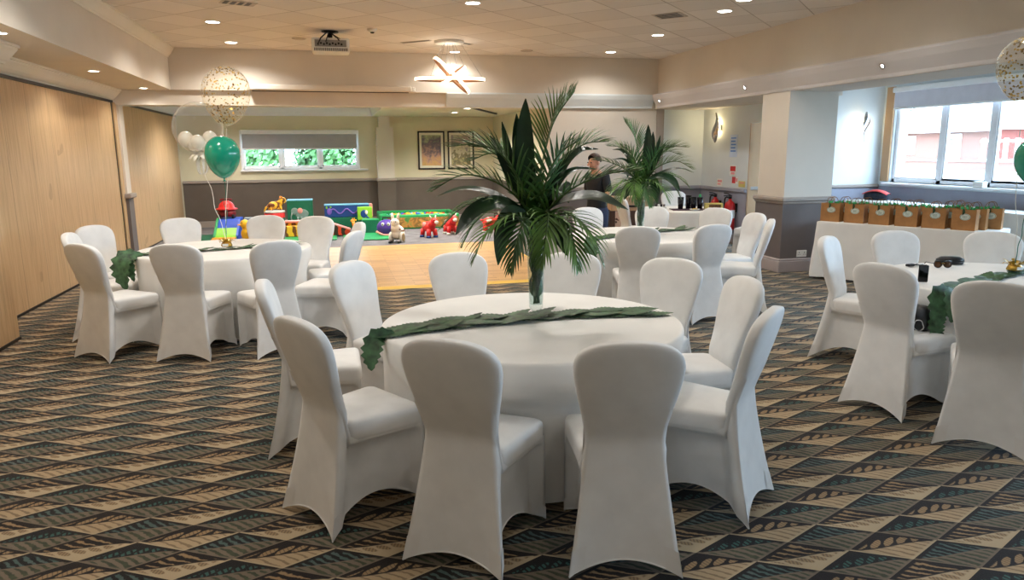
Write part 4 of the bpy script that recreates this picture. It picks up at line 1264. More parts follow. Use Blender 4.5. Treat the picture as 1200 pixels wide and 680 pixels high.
def bag(loc, rz, label, seed, badge=True, group='brown paper gift bags on the long table'):
    rnd = random.Random(seed)
    t = thing('gift_bag', label, 'gift bag', loc, rz, group)
    w, d, h = .118, .055, .225
    b = MB()
    def rr(z, k): return [(-w*k, -d, z), (w*k, -d, z), (w*k+.004, 0, z), (w*k, d, z), (-w*k, d, z), (-w*k-.004, 0, z)]
    rows = [[(-w, -d, 0), (w, -d, 0), (w-.004, 0, 0), (w, d, 0), (-w, d, 0), (-w+.004, 0, 0)]]
    for z, gs in ((.06, .008), (.14, .018), (h, .03)):
        rows.append([(-w, -d+.004*z/h, z), (w, -d+.004*z/h, z), (w-gs, 0, z), (w, d, z), (-w, d, z), (-w+gs, 0, z)])
    b.grid(rows, True, False, cap0=True); b.build('paper_body', M['kraft'], t)
    b = MB(); b.grid([[(x*.98, y*.95, z) for x, y, z in rows[-1]], [(x*.96, y*.9, .03) for x, y, z in rows[0]]], True, False, cap1=True); b.build('lining', M['kraft_d'], t)
    for sy in (-1, 1):
        b = MB(); b.tube(bez([(-.045, sy*d*.86, h-.02), (-.042, sy*d*.9, h+.035), (-.02, sy*d*.8, h+.068), (.02, sy*d*.8, h+.068), (.042, sy*d*.9, h+.035), (.045, sy*d*.86, h-.02)], 18), .0035, 6); b.build('handle', M['kraft_d'], t)
    if badge:
        b = MB(); n = 26
        b.add([(.012+.052*cos(6.2832*i/n), -d-.001, .145+.036*sin(6.2832*i/n)) for i in range(n)]+[(.012+.052*cos(6.2832*i/n), -d+.003, .145+.036*sin(6.2832*i/n)) for i in range(n)],
              [tuple(range(n))]+[(i, (i+1) % n, n+(i+1) % n, n+i) for i in range(n)], False)
        lb = b.build('label', M['badge'], t)
        b = MB(); b.tube([(.012+.046*cos(6.2832*i/n), -d-.0015, .145+.031*sin(6.2832*i/n)) for i in range(n+1)], .002, 5)
        for k in range(3):
            b.tube([(.012-.03+.004*k+.06*i/10, -d-.0015, .155-.011*k+.003*sin(i*2.1+k)) for i in range(int(10-k))], .0016, 4)
        b.build('print', M['badge_g'], lb)
        b = MB()
        broad_leaf(b, [(-.01, -d-.006, .235), (.0, -d-.012, .2), (-.012, -d-.01, .165)], .014, Vector((0, -1, 0)), .1, n=8)
        b.build('leaf_tag', M['leaf'], t, fix=False)
    b = MB()
    for i in range(9):
        x = rnd.uniform(-.08, .09); y = rnd.uniform(-.03, .03); a = rnd.uniform(-1, 1)
        broad_leaf(b, [(x, y, h-.03), (x+.02*a, y+.01*a, h+.012), (x+.05*a, y-.02*a, h+.02)], .012, Vector((0, -1, .4)), .2, n=6)
    b.build('tissue', M['tissue'], t, fix=False)
    return t
words = ['nearest the square column', 'second from the square column', 'third from the square column', 'third from the right end', 'second from the right end', 'at the right end']
tx, ty = cos(TA), sin(TA); nx, ny = -ty, tx       # along the front edge, towards the back
for i, wd in enumerate(words):
    s = .155+.292*i
    for r in range(2 if i not in (4, 5) else 3):
        off = .10+.165*r
        jit = .02*sin(3.1*i+2*r)+.07*r
        x = 5.80+tx*(s+.08+jit)+nx*off; y = 7.88+ty*(s+.08+jit)+ny*off
        rank = ['front row', 'second row', 'third row'][r]
        bag((x, y, TH+.005), TA+radians(4*sin(5*i+r)), f'brown paper bag in the {rank}, {wd}', i*7+r, badge=True)
# folded bag with a red edge at the far end of the window table
t = thing('holdall', 'dark holdall with a red top flap below the corner of the street window', 'bag', (9.2, 10.72, TH+.005), radians(-60)); t.scale = (.66, .66, .66)
b = MB(); rows = []
for z, sx, sy in ((0, .27, .13), (.03, .3, .15), (.14, .3, .14), (.2, .26, .11), (.24, .15, .05)):
    rows.append([(sx*abs(cos(6.2832*j/28))**.5*(1 if cos(6.2832*j/28) > 0 else -1), sy*abs(sin(6.2832*j/28))**.5*(1 if sin(6.2832*j/28) > 0 else -1), z) for j in range(28)])
b.grid(rows, True, cap0=True, cap1=True); b.build('body', mat('navy_canvas', (44, 50, 66), .8, .2, 12.), t)
b = MB(); b.grid([[(x, y, lerp(.262, .165, (abs(x)/.31)**2)+dz) for x in [-.31+.62*i/16 for i in range(17)]] for y, dz in ((-.16, -.03), (-.13, -.0), (0, .01), (.13, 0), (.16, -.03))]); b.build('flap', mat('red_fabric', (196, 52, 48), .7, .1), t)
b = MB(); b.tube(bez([(-.12, -.15, .2), (-.08, -.19, .1), (.08, -.19, .1), (.12, -.15, .2)], 14), .01, 6); b.build('handle', M['black'], t)
t = thing('sill_box', 'small white box on the window sill at the second mullion', 'box', (XW-.07, 9.06, 1.0), 0)
b = MB(); b.box(-.05, .05, -.09, .09, 0, .09, bev=.008); b.build('case', M['white'], t)
b = MB(); b.box(-.052, -.049, -.05, .05, .02, .06); b.build('cover', M['pvc'], t)
# socket on the column
t = thing('wall_socket', 'white double socket low on the grey column dado', 'socket', (5.975, 8.232, .24), 0)
b = MB(); b.box(-.075, .075, -.01, 0.002, -.045, .045, bev=.004); b.build('plate', M['white'], t)
b = MB()
for x in (-.04, .04):
    b.box(x-.004, x+.004, -.0115, -.009, .008, .022); b.box(x-.016, x-.008, -.0115, -.009, -.014, -.007); b.box(x+.008, x+.016, -.0115, -.009, -.014, -.007)
b.build('sockets', M['black'], t)

# ------------------------------------------------------------------ wall lamps, extinguishers, notices, pictures
def sconce(loc, rz, label, power):
    t = thing('wall_sconce', label, 'wall lamp', loc, rz, 'twisted metal wall lamps')
    b = MB()
    rows = []
    for i in range(21):
        u = i/20; z = lerp(.26, -.26, u); a = lerp(-.5, .9, u); wd = .075*sin(pi*u)**.8+.002
        c = (0.03*sin(pi*u*2), -.10+.0*u)
        rows.append([(c[0]+wd*cos(a)*j, c[1]+wd*sin(a)*j-.02*(1-j*j), z) for j in (-1, -.5, 0, .5, 1)])
    rows2 = [[(x, y+.004, z) for x, y, z in r] for r in rows]
    b.grid(rows); b.grid(rows2); b.build('metal_blade', M['chrome'], t)
    b = MB(); b.box(-.035, .035, -.03, 0, -.05, .05, bev=.008); b.tube([(0, -.02, 0), (0, -.1, 0)], .008, 6); b.build('wall_plate', M['chrome'], t)
    b = MB(); b.tube([(-.01, -.055, .13), (-.01, -.055, -.10)], .022, 10); b.build('lamp_tube', M['sconce_glow'], t)
    l = bpy.data.lights.new('lamp', 'POINT'); l.energy = power; l.color = (1, .80, .5); l.shadow_soft_size = .04
    link('lamp', l, t, (-.05, -.075, .02))
M['sconce_glow'] = emit('warm_lamp_glow', (255, 226, 160), 14.)
sconce((6.738, 11.78, 1.98), radians(-90), 'glowing twisted wall lamp above the fire extinguishers', 3.)
sconce((9.25, 11.298, 1.98), 0, 'glowing twisted wall lamp between the column and the street window', 4.)
M['red'] = mat('red_paint', (200, 34, 36), .3, .05)
def extinguisher(loc, label, k=1.):
    t = thing('fire_extinguisher', label, 'fire extinguisher', loc, radians(-90), 'red fire extinguishers on the grey wall')
    b = MB(); b.lathe([(.0001, 0), (.085*k, 0), (.09*k, .015), (.09*k, .40*k), (.075*k, .46*k), (.03, .5*k), (.026, .53*k), (.0001, .53*k)], 24); b.build('cylinder', M['red'], t)
    b = MB(); b.lathe([(.0001, .53*k), (.03, .53*k), (.03, .57*k), (.0001, .57*k)], 14); b.box(-.012, .012, -.12, .03, .575*k, .59*k); b.tube([(0, .02, .58*k), (0, -.05, .62*k), (0, -.12, .63*k)], .008, 6); b.build('valve_handle', M['black'], t)
    b = MB(); b.tube(bez([(-.03, 0, .55*k), (-.12, -.02, .54*k), (-.15, -.02, .4*k), (-.13, -.03, .2*k), (-.1, -.03, .1*k)], 18), [.013]*14+[.016, .02, .024, .028, .03], 8); b.build('hose', M['black'], t)
    b = MB(); b.lathe([(.0905*k, .2*k), (.0905*k, .34*k)], 24, caps=False); b.build('band_label', M['white'], t)
    b = MB(); b.box(-.05, .05, .085*k, .115*k, .3*k, .45*k); b.build('bracket', M['dark_metal'], t)
extinguisher((6.60, 11.62, .34), 'smaller red fire extinguisher on the left below the pink notice', .82)
extinguisher((6.60, 11.12, .24), 'larger red fire extinguisher with a black hose on the right', 1.)
def notice(loc, w, h, label, base, marks, cat='notice'):
    t = thing('wall_notice', label, cat, loc, radians(-90))
    b = MB(); b.box(-w/2, w/2, -.006, 0, -h/2, h/2, bev=.002); b.build('board', base, t)
    for (x0, x1, z0, z1), m_ in marks:
        b = MB(); b.box(x0*w, x1*w, -.0075, -.0055, z0*h, z1*h); b.build('print', m_, t)
M['sign_red'] = mat('sign_red', (206, 50, 54), .4, .05); M['sign_blue'] = mat('sign_blue', (96, 150, 226), .4, .05); M['sign_yel'] = mat('sign_yellow', (226, 206, 120), .4, .05)
M['sign_pink'] = mat('pale_red_print', (236, 158, 158), .5, .05)
notice((6.737, 11.30, 1.24), .2, .18, 'red fire point notice, upper of the pair above the extinguishers', M['white'], [((-.42, .42, -.05, .42), M['sign_red']), ((-.3, .3, -.36, -.16), M['sign_pink'])])
notice((6.737, 11.22, 1.08), .2, .13, 'red and white extinguisher notice below the upper one', M['white'], [((-.45, .1, -.42, .42), M['sign_red']), ((.16, .42, -.2, .25), M['sign_pink'])])
notice((6.737, 11.0, 1.02), .2, .10, 'small yellow notice above the rail, right of the red ones', M['sign_yel'], [((-.4, .4, .1, .3), M['sign_pink'])])
notice((6.737, 11.72, 1.02), .19, .13, 'small pale pink notice above the rail, left of the red ones', M['white'], [((-.38, .38, .05, .35), M['sign_pink']), ((-.38, .2, -.3, -.1), M['sign_pink'])])
# round blue notice
t = thing('wall_notice', 'pale blue round cornered notice beside the wall lamp', 'notice', (6.737, 11.32, 1.66), radians(-90))
b = MB(); b.box(-.12, .12, -.006, 0, -.19, .19, bev=.02); b.build('board', mat('pale_blue_card', (206, 222, 246), .5, .03), t)
b = MB()
for k in range(5): b.box(-.08, .08-.02*(k % 2), -.0075, -.0055, .12-.055*k, .145-.055*k)
b.build('print', M['sign_blue'], t)

def art(name, stops, scale):
    m = bpy.data.materials.new(name); t_ = NT(m)
    v = t_.coord('Object')
    X, Y, Z = t_.xyz(v)
    n = t_.noise(v, scale, 5., .65, .4)
    f = t_.m('ADD', t_.m('MULTIPLY', n, .75), t_.m('MULTIPLY', t_.m('ADD', Z, .38), .55))
    t_.bsdf(t_.ramp(f, stops), .5)
    return m
A1 = art('blurred_garden_print', [(.22, (190, 160, 90)), (.36, (226, 180, 120)), (.5, (206, 160, 140)), (.6, (136, 116, 122)), (.7, (104, 96, 112)), (.84, (180, 190, 146))], 7.)
A2 = art('pale_blossom_print', [(.22, (110, 110, 70)), (.36, (200, 190, 140)), (.48, (120, 112, 84)), (.58, (214, 208, 178)), (.7, (150, 136, 140)), (.84, (196, 194, 170))], 11.)
for x0, a, lb in ((1.943, A1, 'black framed garden print on the left of the pair'), (2.632, A2, 'black framed blossom print on the right, behind palm tips')):
    t = thing('framed_picture', lb, 'picture', (x0+.31, YB-.002, 1.63), 0, 'framed prints in the play area')
    b = MB()
    for q in ((-.31, .31, .40, .435), (-.31, .31, -.435, -.40), (-.31, -.275, -.435, .435), (.275, .31, -.435, .435)): b.box(q[0], q[1], -.03, 0, q[2], q[3], bev=.004)
    b.build('frame', mat('black_brown_frame', (34, 26, 22), .4, .1), t)
    b = MB(); b.box(-.28, .28, -.012, -.002, -.405, .405); b.build('mount', mat('cream_mount', (242, 236, 218), .8, .02), t)
    b = MB(); b.box(-.225, .225, -.015, -.011, -.345, .345); b.build('print', a, t)

# ------------------------------------------------------------------ far table: tray and cups, cart
t = thing('dark_placemat', 'dark purple cloth mat under the cups on the furthest table', 'mat', (5.12, 9.62, ZT+.003), radians(-14))
b = MB(); b.box(-.33, .33, -.16, .14, 0, .006, bev=.002); b.build('cloth', mat('plum_cloth', (62, 36, 52), .8, .1), t)
b = MB(); b.box(-.335, .335, -.165, -.155, 0, .007); b.build('hem', mat('plum_hem', (90, 56, 70), .8, .1), t)
for i, (x, y, h) in enumerate([(4.96, 9.72, .17), (5.10, 9.75, .19), (5.13, 9.65, .17), (5.23, 9.64, .165)]):
    t = thing('dark_cup', ['black cup on the far table, leftmost of four', 'tallest black cup on the far table', 'black cup in front of the tallest one', 'black cup on the far table, rightmost of four'][i], 'cup', (x, y, ZT+.010), 0, 'black cups on the furthest table')
    b = MB(); b.lathe([(.0001, 0), (.036, 0), (.046, h), (.043, h), (.034, .012), (.0001, .012)], 20, caps=False); b.build('body', M['cup'] if 'cup' in M else M.setdefault('cup', mat('black_gloss', (20, 20, 28), .2, .1)), t)
    b = MB(); b.tube([(.046*cos(6.2832*j/20), .046*sin(6.2832*j/20), h) for j in range(21)], .0025, 5); b.build('rim', M['dark_metal'], t)
t = thing('snack_box', 'yellow and brown snack box on the far table, right of the cups', 'box', (5.40, 9.55, ZT+.006), radians(-20))
b = MB(); b.box(-.13, .13, -.05, .05, 0, .09, bev=.006); b.build('carton', mat('yellow_card', (206, 190, 110), .6, .08), t)
b = MB(); b.box(-.07, .1, -.052, -.049, .015, .07); b.build('print', mat('brown_print', (90, 64, 36), .6, .2, 30.), t)
t = thing('spray_bottle', 'small bottle with a green cap on the far table behind the snack box', 'bottle', (5.36, 9.88, ZT+.006))
b = MB(); b.lathe([(.0001, 0), (.035, 0), (.035, .11), (.015, .15), (.0001, .15)], 16); b.build('body', M['white'], t)
b = MB(); b.lathe([(.0001, .15), (.017, .15), (.014, .2), (.0001, .205)], 14); b.build('cap', M['tissue'], t)
for i, (x, y) in enumerate([(5.05, 9.45), (5.32, 9.5)]):
    t = thing('paper_plate', ['small plate of yellow snacks before the left cup', 'small white plate in front of the right cups'][i], 'plate', (x, y, ZT+.010), 0, 'small plates on the furthest table')
    b = MB(); b.lathe([(.0001, 0), (.05, 0), (.075, .014), (.072, .016), (.048, .004), (.0001, .004)], 22, caps=False); b.build('dish', M['white'], t)
    b = MB(); b.ellipsoid((0, 0, .012), (.045, .04, .014), 14, 8); b.build('snacks', mat('snack', [(214, 176, 88), (232, 226, 216)][i], .7, .2, 60.), t)
t = thing('tealight_tray', 'tray with a row of tiny dark jars at the left of the far table', 'tray', (4.78, 10.12, ZT+.004), radians(-10))
b = MB(); b.box(-.13, .13, -.06, .06, 0, .012, bev=.003); b.build('board', M['white'], t)
for k in range(6):
    b = MB(); b.lathe([(.0001, .012), (.016, .012), (.017, .05), (.0001, .05)], 12, (-.105+.042*k, 0, 0)); b.build('jar', [M['black'], M['dado'], M['black'], M['white'], M['black'], M['dado']][k], t)
t = thing('serving_cart', 'wooden cart with a patterned panel behind the standing person', 'cart', (4.75, 11.0, 0), radians(-12))
M['cart'] = mat('tan_wood', (186, 152, 120), .5, .08)
b = MB(); b.box(-.4, .32, -.22, .22, .80, .86, bev=.008); b.build('top', M['cart'], t)
b = MB(); b.box(-.38, .30, -.2, .2, .64, .80, bev=.006); b.build('drawer_box', M['cart'], t)
b = MB()
for x in (-.36, -.02, .28):
    b.box(x-.045, x+.045, -.2, -.13, 0, .64); b.box(x-.03, x+.03, .13, .2, 0, .64)
b.build('posts', mat('dark_brown_wood', (70, 48, 40), .5, .1), t)
def spots():
    m = bpy.data.materials.new('patterned_panel'); q = NT(m)
    vo = q.node('ShaderNodeTexVoronoi'); q.put(vo.inputs['Vector'], q.coord('Object')); vo.inputs['Scale'].default_value = 16.
    q.bsdf(q.mix(q.m('LESS_THAN', vo.outputs['Distance'], .36), col((206, 180, 164)), col((96, 74, 66))), .7)
    return m
b = MB(); b.box(.03, .235, -.19, -.17, .1, .63); b.box(-.31, -.07, -.19, -.17, .1, .63); b.build('patterned_panel', spots(), t)
b = MB(); b.box(-.2, .12, -.225, -.2, .70, .73, bev=.005); b.build('handle', M['dark_metal'], t)
# ------------------------------------------------------------------ toys in the play area
def C_(name, c, rough=.45, var=.05, **k): return mat(name, c, rough, var, 8., **k)
T = dict(green=C_('green_vinyl', (30, 150, 84)), dgreen=C_('dark_green_vinyl', (14, 104, 74)), blue=C_('blue_vinyl', (26, 74, 190)), dblue=C_('navy_vinyl', (24, 66, 132)), lime=C_('lime_vinyl', (136, 200, 50)),
         orange=C_('orange_vinyl', (244, 148, 34)), yellow=C_('yellow_rubber', (240, 186, 34)), red=C_('red_rubber', (222, 42, 38)), dred=C_('dark_red_plastic', (128, 22, 26)), pink=C_('pink_vinyl', (226, 150, 140)),
         white=C_('white_rubber', (232, 226, 212)), purple=C_('purple_rubber', (78, 48, 150)), cyan=C_('pale_blue_vinyl', (120, 190, 216)), grey=C_('grey_vinyl', (132, 146, 150)), brown=C_('brown_vinyl', (110, 62, 28)))
def pat(name, base, marks, scale, kind='stripe'):
    m = bpy.data.materials.new(name); q = NT(m); v = q.coord('Object')
    if kind == 'stripe':
        X, Y, Z = q.xyz(v)
        f = q.m('SINE', q.m('ADD', q.m('MULTIPLY', q.m('ADD', X, Y), scale), q.m('MULTIPLY', q.noise(v, 9., 2.), 6.)))
        c = q.mix(q.m('GREATER_THAN', f, .2), col(base), col(marks[0]))
    else:
        n = q.noise(v, scale, 3., .55, .3)
        st = [(.25, base)]+[(.36+.1*i, c_) for i, c_ in enumerate(marks)]
        c = q.ramp(n, st)
    q.bsdf(c, .5)
    return m
TIGER = pat('tiger_stripes', (244, 186, 44), [(120, 66, 24)], 42.)
TIGER_R = pat('red_tiger_stripes', (206, 64, 36), [(50, 34, 24)], 40.)
JUNGLE = pat('jungle_print', (60, 120, 60), [(90, 140, 60), (190, 130, 60), (110, 90, 40), (226, 160, 80), (70, 130, 66)], 5., 'n')
GIR = pat('giraffe_spots', (246, 160, 50), [(246, 166, 54), (220, 110, 30), (246, 170, 60)], 14., 'n')
FZ = .009
# foam mats
for (x, y, w_, d_, m_, lb) in [(.62, 13.9, .95, 1.1, 'green', 'green foam floor mat in front of the ball pit'), (-.45, 14.1, .95, 1.0, 'green', 'green foam floor mat before the tiger steps'), (-2.55, 14.6, .62, .9, 'dgreen', 'dark green foam floor mat beside the slide')]:
    t = thing('foam_mat', lb, 'mat', (x, y, FZ), 0, 'foam floor mats in the play area')
    b = MB(); b.box(-w_/2, w_/2, -d_/2, d_/2, 0, .025, bev=.008); b.build('pad', T[m_], t)
    b = MB(); b.box(-w_/2-.003, w_/2+.003, -d_/2-.003, d_/2+.003, .009, .014); b.build('piping', T['dgreen'], t)
# foam slide: stairs, platform, sloping slide towards the viewer
t = thing('foam_slide', 'foam slide in blue, lime and orange with grey steps', 'slide', (-1.98, 14.55, FZ))
b = MB(); b.box(-.2, .2, .25, .75, 0, .34, bev=.015); b.build('blue_platform', T['blue'], t)
b = MB(); b.prism([(.25, .34), (.25, 0), (-.1, 0), (-.1, .18), (.05, .24)], 0, -.19, .19); b.build('blue_ramp', T['blue'], t)
b = MB(); b.prism([(-.1, .205), (-.1, 0), (-.45, 0), (-.45, .06), (-.3, .09)], 0, -.19, .19); b.build('lime_slope', T['lime'], t)
b = MB(); b.prism([(-.45, .065), (-.45, 0), (-.78, 0), (-.78, .03)], 0, -.22, .19); b.build('orange_tongue', T['orange'], t)
for sx in (-1, 1):
    b = MB(); b.prism([(.25, .37), (.25, 0), (-.4, 0), (-.4, .08), (-.1, .22), (.1, .33)], 0, sx*.2-.02, sx*.2+.02); b.build('side_wall', T['green'] if sx < 0 else T['blue'], t)
for k in range(3):
    b = MB(); b.box(.23, .5, .25+.14*k, .75, .11*k, .11*(k+1)-.002, bev=.01); b.build('step', T['grey'] if k != 1 else T['cyan'], t)
# red ride on toy on the platform
t = thing('ride_on_toy', 'shiny red domed ride-on toy standing on the blue slide platform', 'toy', (-2.04, 15.03, FZ+.343))
b = MB(); b.lathe([(.0001, .03), (.15, .03), (.17, .08), (.16, .17), (.0001, .17)], 24); b.build('base', T['dred'], t)
b = MB(); b.lathe([(.0001, .165), (.2, .165), (.205, .185), (.15, .2), (.14, .25), (.11, .30), (.05, .335), (.0001, .34)], 28); b.build('dome', T['red'], t)
b = MB(); b.tube([(-.11, 0, .36), (0, 0, .37), (.11, 0, .36)], .016, 8); b.tube([(0, 0, .33), (0, 0, .37)], .015, 8); b.build('handlebar', T['dred'], t)
for x, y in ((-.12, -.11), (.12, -.11), (-.12, .11), (.12, .11)):
    b = MB(); b.M = Matrix.Translation((x, y, .04)) @ Matrix.Rotation(pi/2, 4, 'Y'); b.lathe([(.0001, -.02), (.04, -.02), (.04, .02), (.0001, .02)], 14); b.build('wheel', M['black'], t)
# yellow duck
def animal(name, label, loc, rz, body, kind, sc=1., parts=None):
    t = thing(name, label, 'toy', loc, rz)
    return t
t = animal('rubber_duck', 'yellow duck hopper toy to the right of the foam slide', (-1.53, 13.9, FZ), radians(200), None, '')
b = MB(); b.ellipsoid((0, 0, .14), (.15, .11, .14), 20, 14); b.tube([(.0, 0, .2), (.06, 0, .28)], [.1, .075], 14); b.ellipsoid((.07, 0, .32), (.085, .08, .085), 18, 12); b.tube([(-.1, 0, .18), (-.19, 0, .25)], [.06, .015], 10); b.build('body', T['yellow'], t)
b = MB(); b.ellipsoid((.16, 0, .31), (.045, .04, .015), 12, 8); b.build('beak', T['orange'], t)
for sy in (-1, 1):
    b = MB(); b.ellipsoid((.125, sy*.045, .345), (.012, .012, .014), 10, 8); b.build('eye', M['black'], t)
    b = MB(); b.ellipsoid((-.02, sy*.105, .16), (.09, .022, .06), 14, 8); b.build('wing', T['orange'], t)
# drum and tiger
t = thing('foam_drum', 'upright foam drum in red, white and green under the tiger toy', 'drum', (-1.18, 15.4, FZ))
b = MB(); b.lathe([(.0001, 0), (.2, 0), (.2, .43), (.0001, .43)], 32); b.build('core', T['red'], t)
b = MB(); b.lathe([(.2025, .0), (.2025, .3)], 32, caps=False); b.build('band', T['dgreen'], t)
b = MB(); b.lathe([(.0001, .432), (.207, .432), (.207, .4), (.2, .4)], 32); b.build('rim', T['white'], t)
t = thing('tiger_toy', 'yellow tiger hopper toy lying on top of the foam drum', 'toy', (-1.16, 15.38, FZ+.452), radians(20)); t.scale = (.85, .85, .85)
b = MB(); b.ellipsoid((0, 0, .11), (.17, .1, .1), 20, 12); b.tube([(.1, 0, .14), (.17, 0, .2)], [.08, .07], 12); b.ellipsoid((.18, 0, .22), (.09, .085, .08), 16, 12); b.tube([(-.15, 0, .12), (-.22, 0, .06), (-.26, 0, -.02)], [.03, .025, .02], 8)
for x, y in ((.1, .07), (.1, -.07), (-.1, .07), (-.1, -.07)): b.tube([(x, y, .08), (x*1.1, y*1.1, .0)], [.035, .035], 10)
b.build('body', TIGER, t)
for sy in (-1, 1):
    b = MB(); b.ellipsoid((.15, sy*.06, .295), (.02, .03, .03), 10, 8); b.build('ear', T['orange'], t)
    b = MB(); b.ellipsoid((.25, sy*.035, .24), (.012, .012, .014), 8, 6); b.build('eye', M['black'], t)
b = MB(); b.ellipsoid((.255, 0, .2), (.03, .045, .03), 12, 8); b.build('muzzle', T['white'], t)
# soft blocks with pictures
def relief(b, pts, w_, y): b.tube([(x, y, z) for x, z in pts], w_, 6)
t = thing('foam_block', 'tall green foam block with a grey elephant picture', 'soft block', (-.69, 15.8, FZ), 0, 'soft picture blocks in the play area')
b = MB(); b.box(-.26, .26, -.15, .15, 0, .63, bev=.012); b.build('block', T['dgreen'], t)
b = MB(); b.box(-.262, .262, -.152, .152, .60, .632, bev=.01); b.build('top_edge', T['cyan'], t)
b = MB(); b.box(-.262, .262, -.152, .152, .0, .1, bev=.01); b.build('base_band', T['dblue'], t)
EL = C_('elephant_grey', (120, 146, 138))
b = MB(); b.ellipsoid((.03, -.15, .34), (.14, .012, .10), 18, 10); b.ellipsoid((-.11, -.152, .39), (.075, .012, .075), 16, 10)
relief(b, [(-.16, .37), (-.19, .28), (-.18, .2), (-.16, .17)], .016, -.153)
for x in (-.05, .02, .1, .14): relief(b, [(x, .28), (x, .16)], .022, -.152)
b.build('elephant_picture', EL, t)
b = MB(); b.ellipsoid((-.0, -.158, .40), (.055, .012, .06), 14, 8); b.build('saddle_picture', T['pink'], t)
t = thing('foam_block', 'long blue foam block with a purple snake picture on a green base', 'soft block', (.27, 15.75, FZ), 0, 'soft picture blocks in the play area')
b = MB(); b.box(-.5, .5, -.14, .14, 0, .24, bev=.012); b.build('green_base', T['dgreen'], t)
b = MB(); b.box(-.47, .46, -.12, .14, .242, .50, bev=.012); b.build('blue_block', T['dblue'], t)
b = MB(); b.box(-.47, .46, -.122, .142, .485, .515, bev=.01); b.build('top_edge', T['cyan'], t)
b = MB(); b.box(.46, .53, -.1, .14, .242, .51, bev=.01); b.build('pink_end', T['pink'], t)
b = MB(); relief(b, [(-.36+.0275*i, .37+.05*sin(i*.62)) for i in range(24)], .016, -.123); b.ellipsoid((-.37, -.122, .37), (.05, .014, .07), 12, 8)
b.build('snake_picture', C_('violet_print', (122, 96, 190)), t)
b = MB(); b.ellipsoid((-.42, -.124, .45), (.02, .01, .03), 10, 8); b.ellipsoid((-.34, -.124, .46), (.02, .01, .02), 10, 8); b.build('fish_picture', T['lime'], t)
t = thing('foam_block', 'small lime foam cube with a blue parrot picture', 'soft block', (.62, 15.4, FZ+.0), 0, 'soft picture blocks in the play area')
b = MB(); b.box(-.15, .15, -.12, .12, .2, .47, bev=.012); b.build('block', T['lime'], t)
b = MB(); b.box(-.13, .13, -.11, .11, 0, .2, bev=.01); b.build('plinth', T['dgreen'], t)
b = MB(); b.ellipsoid((-.02, -.12, .33), (.07, .012, .085), 14, 8); relief(b, [(.03, .28), (.08, .23)], .02, -.121); b.build('parrot_picture', T['dblue'], t)
b = MB(); b.ellipsoid((.03, -.128, .36), (.03, .01, .045), 12, 8); b.build('face_picture', T['white'], t)
t = thing('foam_block', 'dark green foam cube right of the giraffe toy', 'soft block', (.70, 14.75, FZ), 0, 'soft picture blocks in the play area')
b = MB(); b.box(-.16, .16, -.14, .14, 0, .27, bev=.014); b.build('block', T['dgreen'], t)
b = MB(); b.box(-.162, .162, -.142, .142, .245, .272, bev=.008); b.build('top_edge', T['green'], t)
t = thing('foam_steps', 'foam steps with yellow tiger stripes and a pink top', 'soft steps', (-.72, 14.3, FZ+.027))
b = MB(); b.box(-.2, .17, -.16, .16, 0, .2, bev=.012); b.box(-.2, .17, .0, .16, .2, .25, bev=.012); b.build('striped_body', TIGER, t)
b = MB(); b.box(-.21, .18, -.02, .17, .25, .29, bev=.01); b.build('pink_top', T['pink'], t)
t = thing('foam_steps', 'foam wedge with red and black stripes beside the giraffe', 'soft steps', (.08, 14.3, FZ+.026))
b = MB(); b.prism([(-.2, 0), (.2, 0), (.2, .09), (-.2, .24)], 1, -.12, .12); b.build('striped_body', TIGER_R, t)
b = MB(); b.prism([(-.21, .24), (.21, .09), (.21, .11), (-.21, .262)], 1, -.122, .122); b.build('edge', T['pink'], t)
# giraffe
t = thing('giraffe_toy', 'orange giraffe hopper toy by the dark green cube', 'toy', (.40, 14.0, FZ+.026), radians(120)); t.scale = (.72, .72, .72)
b = MB(); b.ellipsoid((0, 0, .17), (.14, .085, .085), 18, 12); b.tube([(.09, 0, .2), (.14, 0, .3), (.15, 0, .36)], [.055, .045, .04], 12); b.ellipsoid((.19, 0, .38), (.08, .045, .042), 14, 10)
for x, y in ((.09, .05), (.09, -.05), (-.09, .05), (-.09, -.05)): b.tube([(x, y, .14), (x, y*1.2, 0)], [.035, .03], 10)
b.build('body', GIR, t)
for sy in (-1, 1):
    b = MB(); b.tube([(.15, sy*.02, .41), (.14, sy*.03, .455)], [.009, .012], 8); b.build('horn', T['orange'], t)
    b = MB(); b.ellipsoid((.14, sy*.06, .4), (.015, .03, .018), 10, 8); b.build('ear', T['yellow'], t)
# ball pit
t = thing('ball_pit', 'green foam ball pit with jungle print sides', 'ball pit', (1.75, 15.75, FZ))
hw_, hd, th, hh = .83, .62, .11, .30
for q, nm in (((-hw_, hw_, -hd, -hd+th), 'wall'), ((-hw_, hw_, hd-th, hd), 'wall'), ((-hw_, -hw_+th, -hd+th+.002, hd-th-.002), 'wall'), ((hw_-th, hw_, -hd+th+.002, hd-th-.002), 'wall')):
    b = MB(); b.box(*q, 0, hh, bev=.02); w_ = b.build('foam_wall', T['green'], t)
b = MB(); b.box(-hw_+.1, hw_-.01, -hd-.004, -hd+.01, .03, .24); b.build('jungle_panel', JUNGLE, t)
b = MB(); b.box(-hw_-.02, -hw_+.16, -hd-.02, -hd+.16, 0, hh+.03, bev=.03); b.build('corner_post', T['green'], t)
b = MB(); b.box(-hw_+th, hw_-th, -hd+th, hd-th, 0, .03); b.build('floor_pad', T['green'], t)
rnd = random.Random(11); BC = ['yellow', 'red', 'blue', 'orange', 'lime', 'cyan']; bl = {}
spotsb = []
for i in range(13):
    for j in range(8):
        spotsb.append((-.64+.105*i+.05*(j % 2), -.42+.115*j))
rnd.shuffle(spotsb)
bm_ = {}
